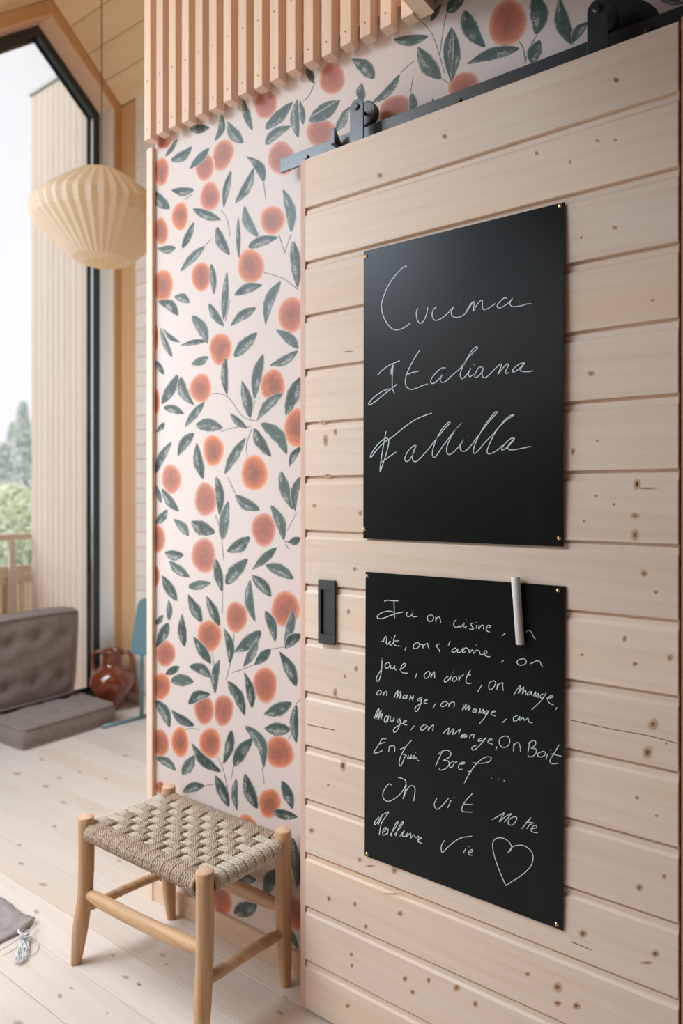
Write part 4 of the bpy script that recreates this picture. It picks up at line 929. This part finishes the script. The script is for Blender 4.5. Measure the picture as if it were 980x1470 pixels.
# ================================================================== TEAL TILT-TOP TABLE
p0 = WZ(147, 1043.5, .011); p1 = WZ(224, 1024.0, .011); up0 = WZ(203.2, 1029.5, .011)
tb = base('folding_side_table', (up0.x, up0.y, 0), 'teal metal side table with its rounded top tilted up, behind the corner post', 'table')
m = MB(); m.tube([p0, p0.lerp(p1, .5), p1], .010, 12); m.build('foot_bar', M['teal'], tb, smooth=True)
pt_ = Vector((up0.x, up0.y, .52)); m = MB(); m.tube([Vector((up0.x, up0.y, .01)), pt_], .011, 12); m.build('upright', M['teal'], tb, smooth=True)
bl = WD(185.5, 938, 3.83); tl = WD(198.5, 857, 3.93); rt = Vector((.955, .13, -.0)).normalized()
up_ = (tl-bl); upl = up_.length; up_n = up_.normalized()
m = MB(); loop = []; wd = .46; rc_ = .055
nrm = rt.cross(up_n).normalized()
bl2 = bl
def pq(a, b): return bl2+rt*a+up_n*b
for cxx, cyy, a0_ in ((wd-rc_, rc_, -90), (wd-rc_, upl-rc_, 0), (rc_, upl-rc_, 90), (rc_*.6, rc_*.6, 180)):
    rr_ = rc_ if a0_ != 180 else rc_*.6
    for i in range(7):
        a = math.radians(a0_+i*15); loop.append(pq(cxx+rr_*math.cos(a), cyy+rr_*math.sin(a)))
m.prism(loop, -nrm*.012 if nrm.y < 0 else nrm*.012); m.build('table_top', M['teal'], tb, bevel=.004)

# ================================================================== RUG
rg = base('rug', (-2.6, .75, 0), 'grey brown woven rug corner with white tassel lying on the floorboards', 'rug')
m = MB(); vs = []; fs = []; nx, ny = 60, 50; X0, X1, Y0, Y1 = -3.0, -1.955, .15, 1.128
for i in range(nx+1):
    for j in range(ny+1):
        s, t = i/nx, j/ny; x = X0+(X1-X0)*s+.004*math.sin(20*t)*(s > .99); yv = Y0+(Y1-Y0)*t+.004*math.sin(25*s)*t
        e = math.exp(-((s-1)**2*300+(t-1)**2*300)); zz = .009+.0016*math.sin(i*2.1)*math.sin(j*1.3)+.012*e
        if s == 1: x -= .02*max(0, t-.97)/.03
        vs.append((x, yv, zz))
for i in range(nx):
    for j in range(ny):
        a = i*(ny+1)+j; fs.append((a, a+ny+1, a+ny+2, a+1))
m.add(vs, fs); o = m.build('pile', M['rug'], rg, smooth=True); so = o.modifiers.new('solid', 'SOLIDIFY'); so.thickness = .008; so.offset = -1
m = MB(); c = WZ(40, 1343, .012)
P = [WZ(x, y, .018) for x, y in smooth([(0,1364),(12,1357),(25,1349),(36,1342),(46,1332),(51,1326)], 4)]; m.tube(P, .0022, 6)
m.build('white_edge_cord', M['white_cord'], rg, smooth=True)
m = MB(); rt_ = random.Random(4)
for k in range(13):
    pts = [(30+rt_.uniform(-5, 6), 1341+rt_.uniform(-4, 4), .02)]
    for (x, y) in ((38, 1347), (35, 1358), (29, 1372), (27, 1378)):
        pts.append((x+rt_.uniform(-7, 8), y+rt_.uniform(-5, 5), .006+rt_.uniform(0, .008)))
    W3 = [WZ(*p) for p in pts]
    m.tube(W3, .0016, 6)
for k in range(8):
    W3 = [WZ(34+rt_.uniform(-9, 10), 1341+rt_.uniform(-7, 6), .018+rt_.uniform(0, .01)) for _ in range(4)]; m.tube(W3, .0015, 6)
W3 = [WZ(x, y, .004) for x, y in smooth([(44,1348),(54,1355),(53,1364),(47,1370),(40,1371)], 4)]; m.tube(W3, .0012, 6)
m.build('tassel', M['white_cord'], rg, smooth=True)['kind'] = 'stuff'

# ================================================================== OUTSIDE
fw = base('wall_outside', (0, 0, 0), kind='structure')
xs = -4.584; k = 0
while xs < -3.905:
    x1_ = min(xs+.068, -3.90); m = MB(); m.box((xs+.0015, 2.60, -.05), (x1_-.0015, 2.62, 4.10)); m.build('cladding_board', M['cladding'], fw, bevel=.002, seg=1); xs += .068
m = MB(); m.box((-4.58, 2.621, -.05), (-3.90, 2.66, 4.10)); m.build('core', M['cladding'], fw)
m = MB(); m.box((-4.595, 2.585, 4.10), (-3.90, 2.68, 4.125)); m.build('flashing', M['flashing'], fw)
m = MB(); m.box((-4.9, -3.0, -.10), (-3.90, 2.66, -.03)); o = m.build('floor_terrace', M['rail_wood']); tag(o, kind='structure')
m = MB(); m.box((-60, -40, -1.4), (-4.9, 60, -1.2)); o = m.build('ground', M['grass']); tag(o, kind='structure')
rl = base('terrace_railing', (-4.63, 1.3, -.03), 'wooden terrace railing with a handrail and upright boards outside the window', 'railing')
XRl = -4.63
m = MB(); m.box((XRl-.03, -2.0, .985), (XRl+.03, 2.655, 1.030)); m.build('handrail', M['rail_wood'], rl, bevel=.004)
m = MB(); m.box((XRl-.01, -2.0, .748), (XRl+.02, 2.655, .808)); m.build('cross_rail', M['rail_wood'], rl, bevel=.003)
m = MB(); m.box((XRl-.01, -2.0, .682), (XRl+.02, 2.655, .742)); m.build('cross_rail', M['rail_wood'], rl, bevel=.003)
fb = None; yv = 2.65
while yv > .9:
    if fb is None:
        m = MB(); m.box((XRl-.025, yv-.052, -.03), (XRl-.0105, yv, .700)); fb = m.build('upright_board', M['rail_wood'], rl, bevel=.002); yb0 = yv
    else:
        c = fb.copy(); c.location = (0, yv-yb0, 0); link(c, rl)
    yv -= .060
pp = WX(13, 830, XRl)
for yy in (pp.y, pp.y-1.2, pp.y-2.4):
    m = MB(); m.box((XRl+.021, yy-.02, -.03), (XRl+.05, yy+.02, .985)); m.build('post', M['jamb_wood'], rl, bevel=.002)
rtree = random.Random(21)
def tree(name, label, p, h, rad, mat, kind, n, leaf):
    r = base(name, p, label, 'tree' if kind != 'bush' else 'shrub', {'fir': 'misty firs beyond the terrace', 'bush': 'pale green shrubs beyond the railing'}[kind])
    m = MB(); m.tube([Vector(p), Vector(p)+Vector((0, 0, h*(.95 if kind == 'fir' else .5)))], [rad*.06, rad*.015], 8); m.build('trunk', M['bark'], r)
    m = MB()
    for k in range(n):
        if kind == 'fir':
            t = rtree.random()**.7; zz = h*(1-t)*.96+h*.04; rr = rad*(t*.95+.04)*math.sqrt(rtree.random())
        else:
            a_ = rtree.uniform(-1, 1); zz = h*.5+h*.5*a_; rr = rad*math.sqrt(max(0, 1-a_*a_))*rtree.random()**.4
        a = rtree.uniform(0, 2*PI); c = Vector(p)+Vector((rr*math.cos(a), rr*math.sin(a), zz))
        d1 = Vector((rtree.gauss(0, 1), rtree.gauss(0, 1), rtree.gauss(0, .6))).normalized()*leaf; d2 = d1.cross(Vector((rtree.gauss(0, 1), rtree.gauss(0, 1), rtree.gauss(0, 1)))).normalized()*leaf*.6
        m.add([c-d1, c+d2, c+d1, c-d2], [(0, 1, 2, 3)])
    me = bpy.data.meshes.new('foliage'); me.from_pydata(m.v, [], m.f); o = finish('foliage', me, mat, r); o['kind'] = 'stuff'
def ground_at(px, d): q = ray(px, 710); return (q[0]*d, q[1]*d, -1.2)
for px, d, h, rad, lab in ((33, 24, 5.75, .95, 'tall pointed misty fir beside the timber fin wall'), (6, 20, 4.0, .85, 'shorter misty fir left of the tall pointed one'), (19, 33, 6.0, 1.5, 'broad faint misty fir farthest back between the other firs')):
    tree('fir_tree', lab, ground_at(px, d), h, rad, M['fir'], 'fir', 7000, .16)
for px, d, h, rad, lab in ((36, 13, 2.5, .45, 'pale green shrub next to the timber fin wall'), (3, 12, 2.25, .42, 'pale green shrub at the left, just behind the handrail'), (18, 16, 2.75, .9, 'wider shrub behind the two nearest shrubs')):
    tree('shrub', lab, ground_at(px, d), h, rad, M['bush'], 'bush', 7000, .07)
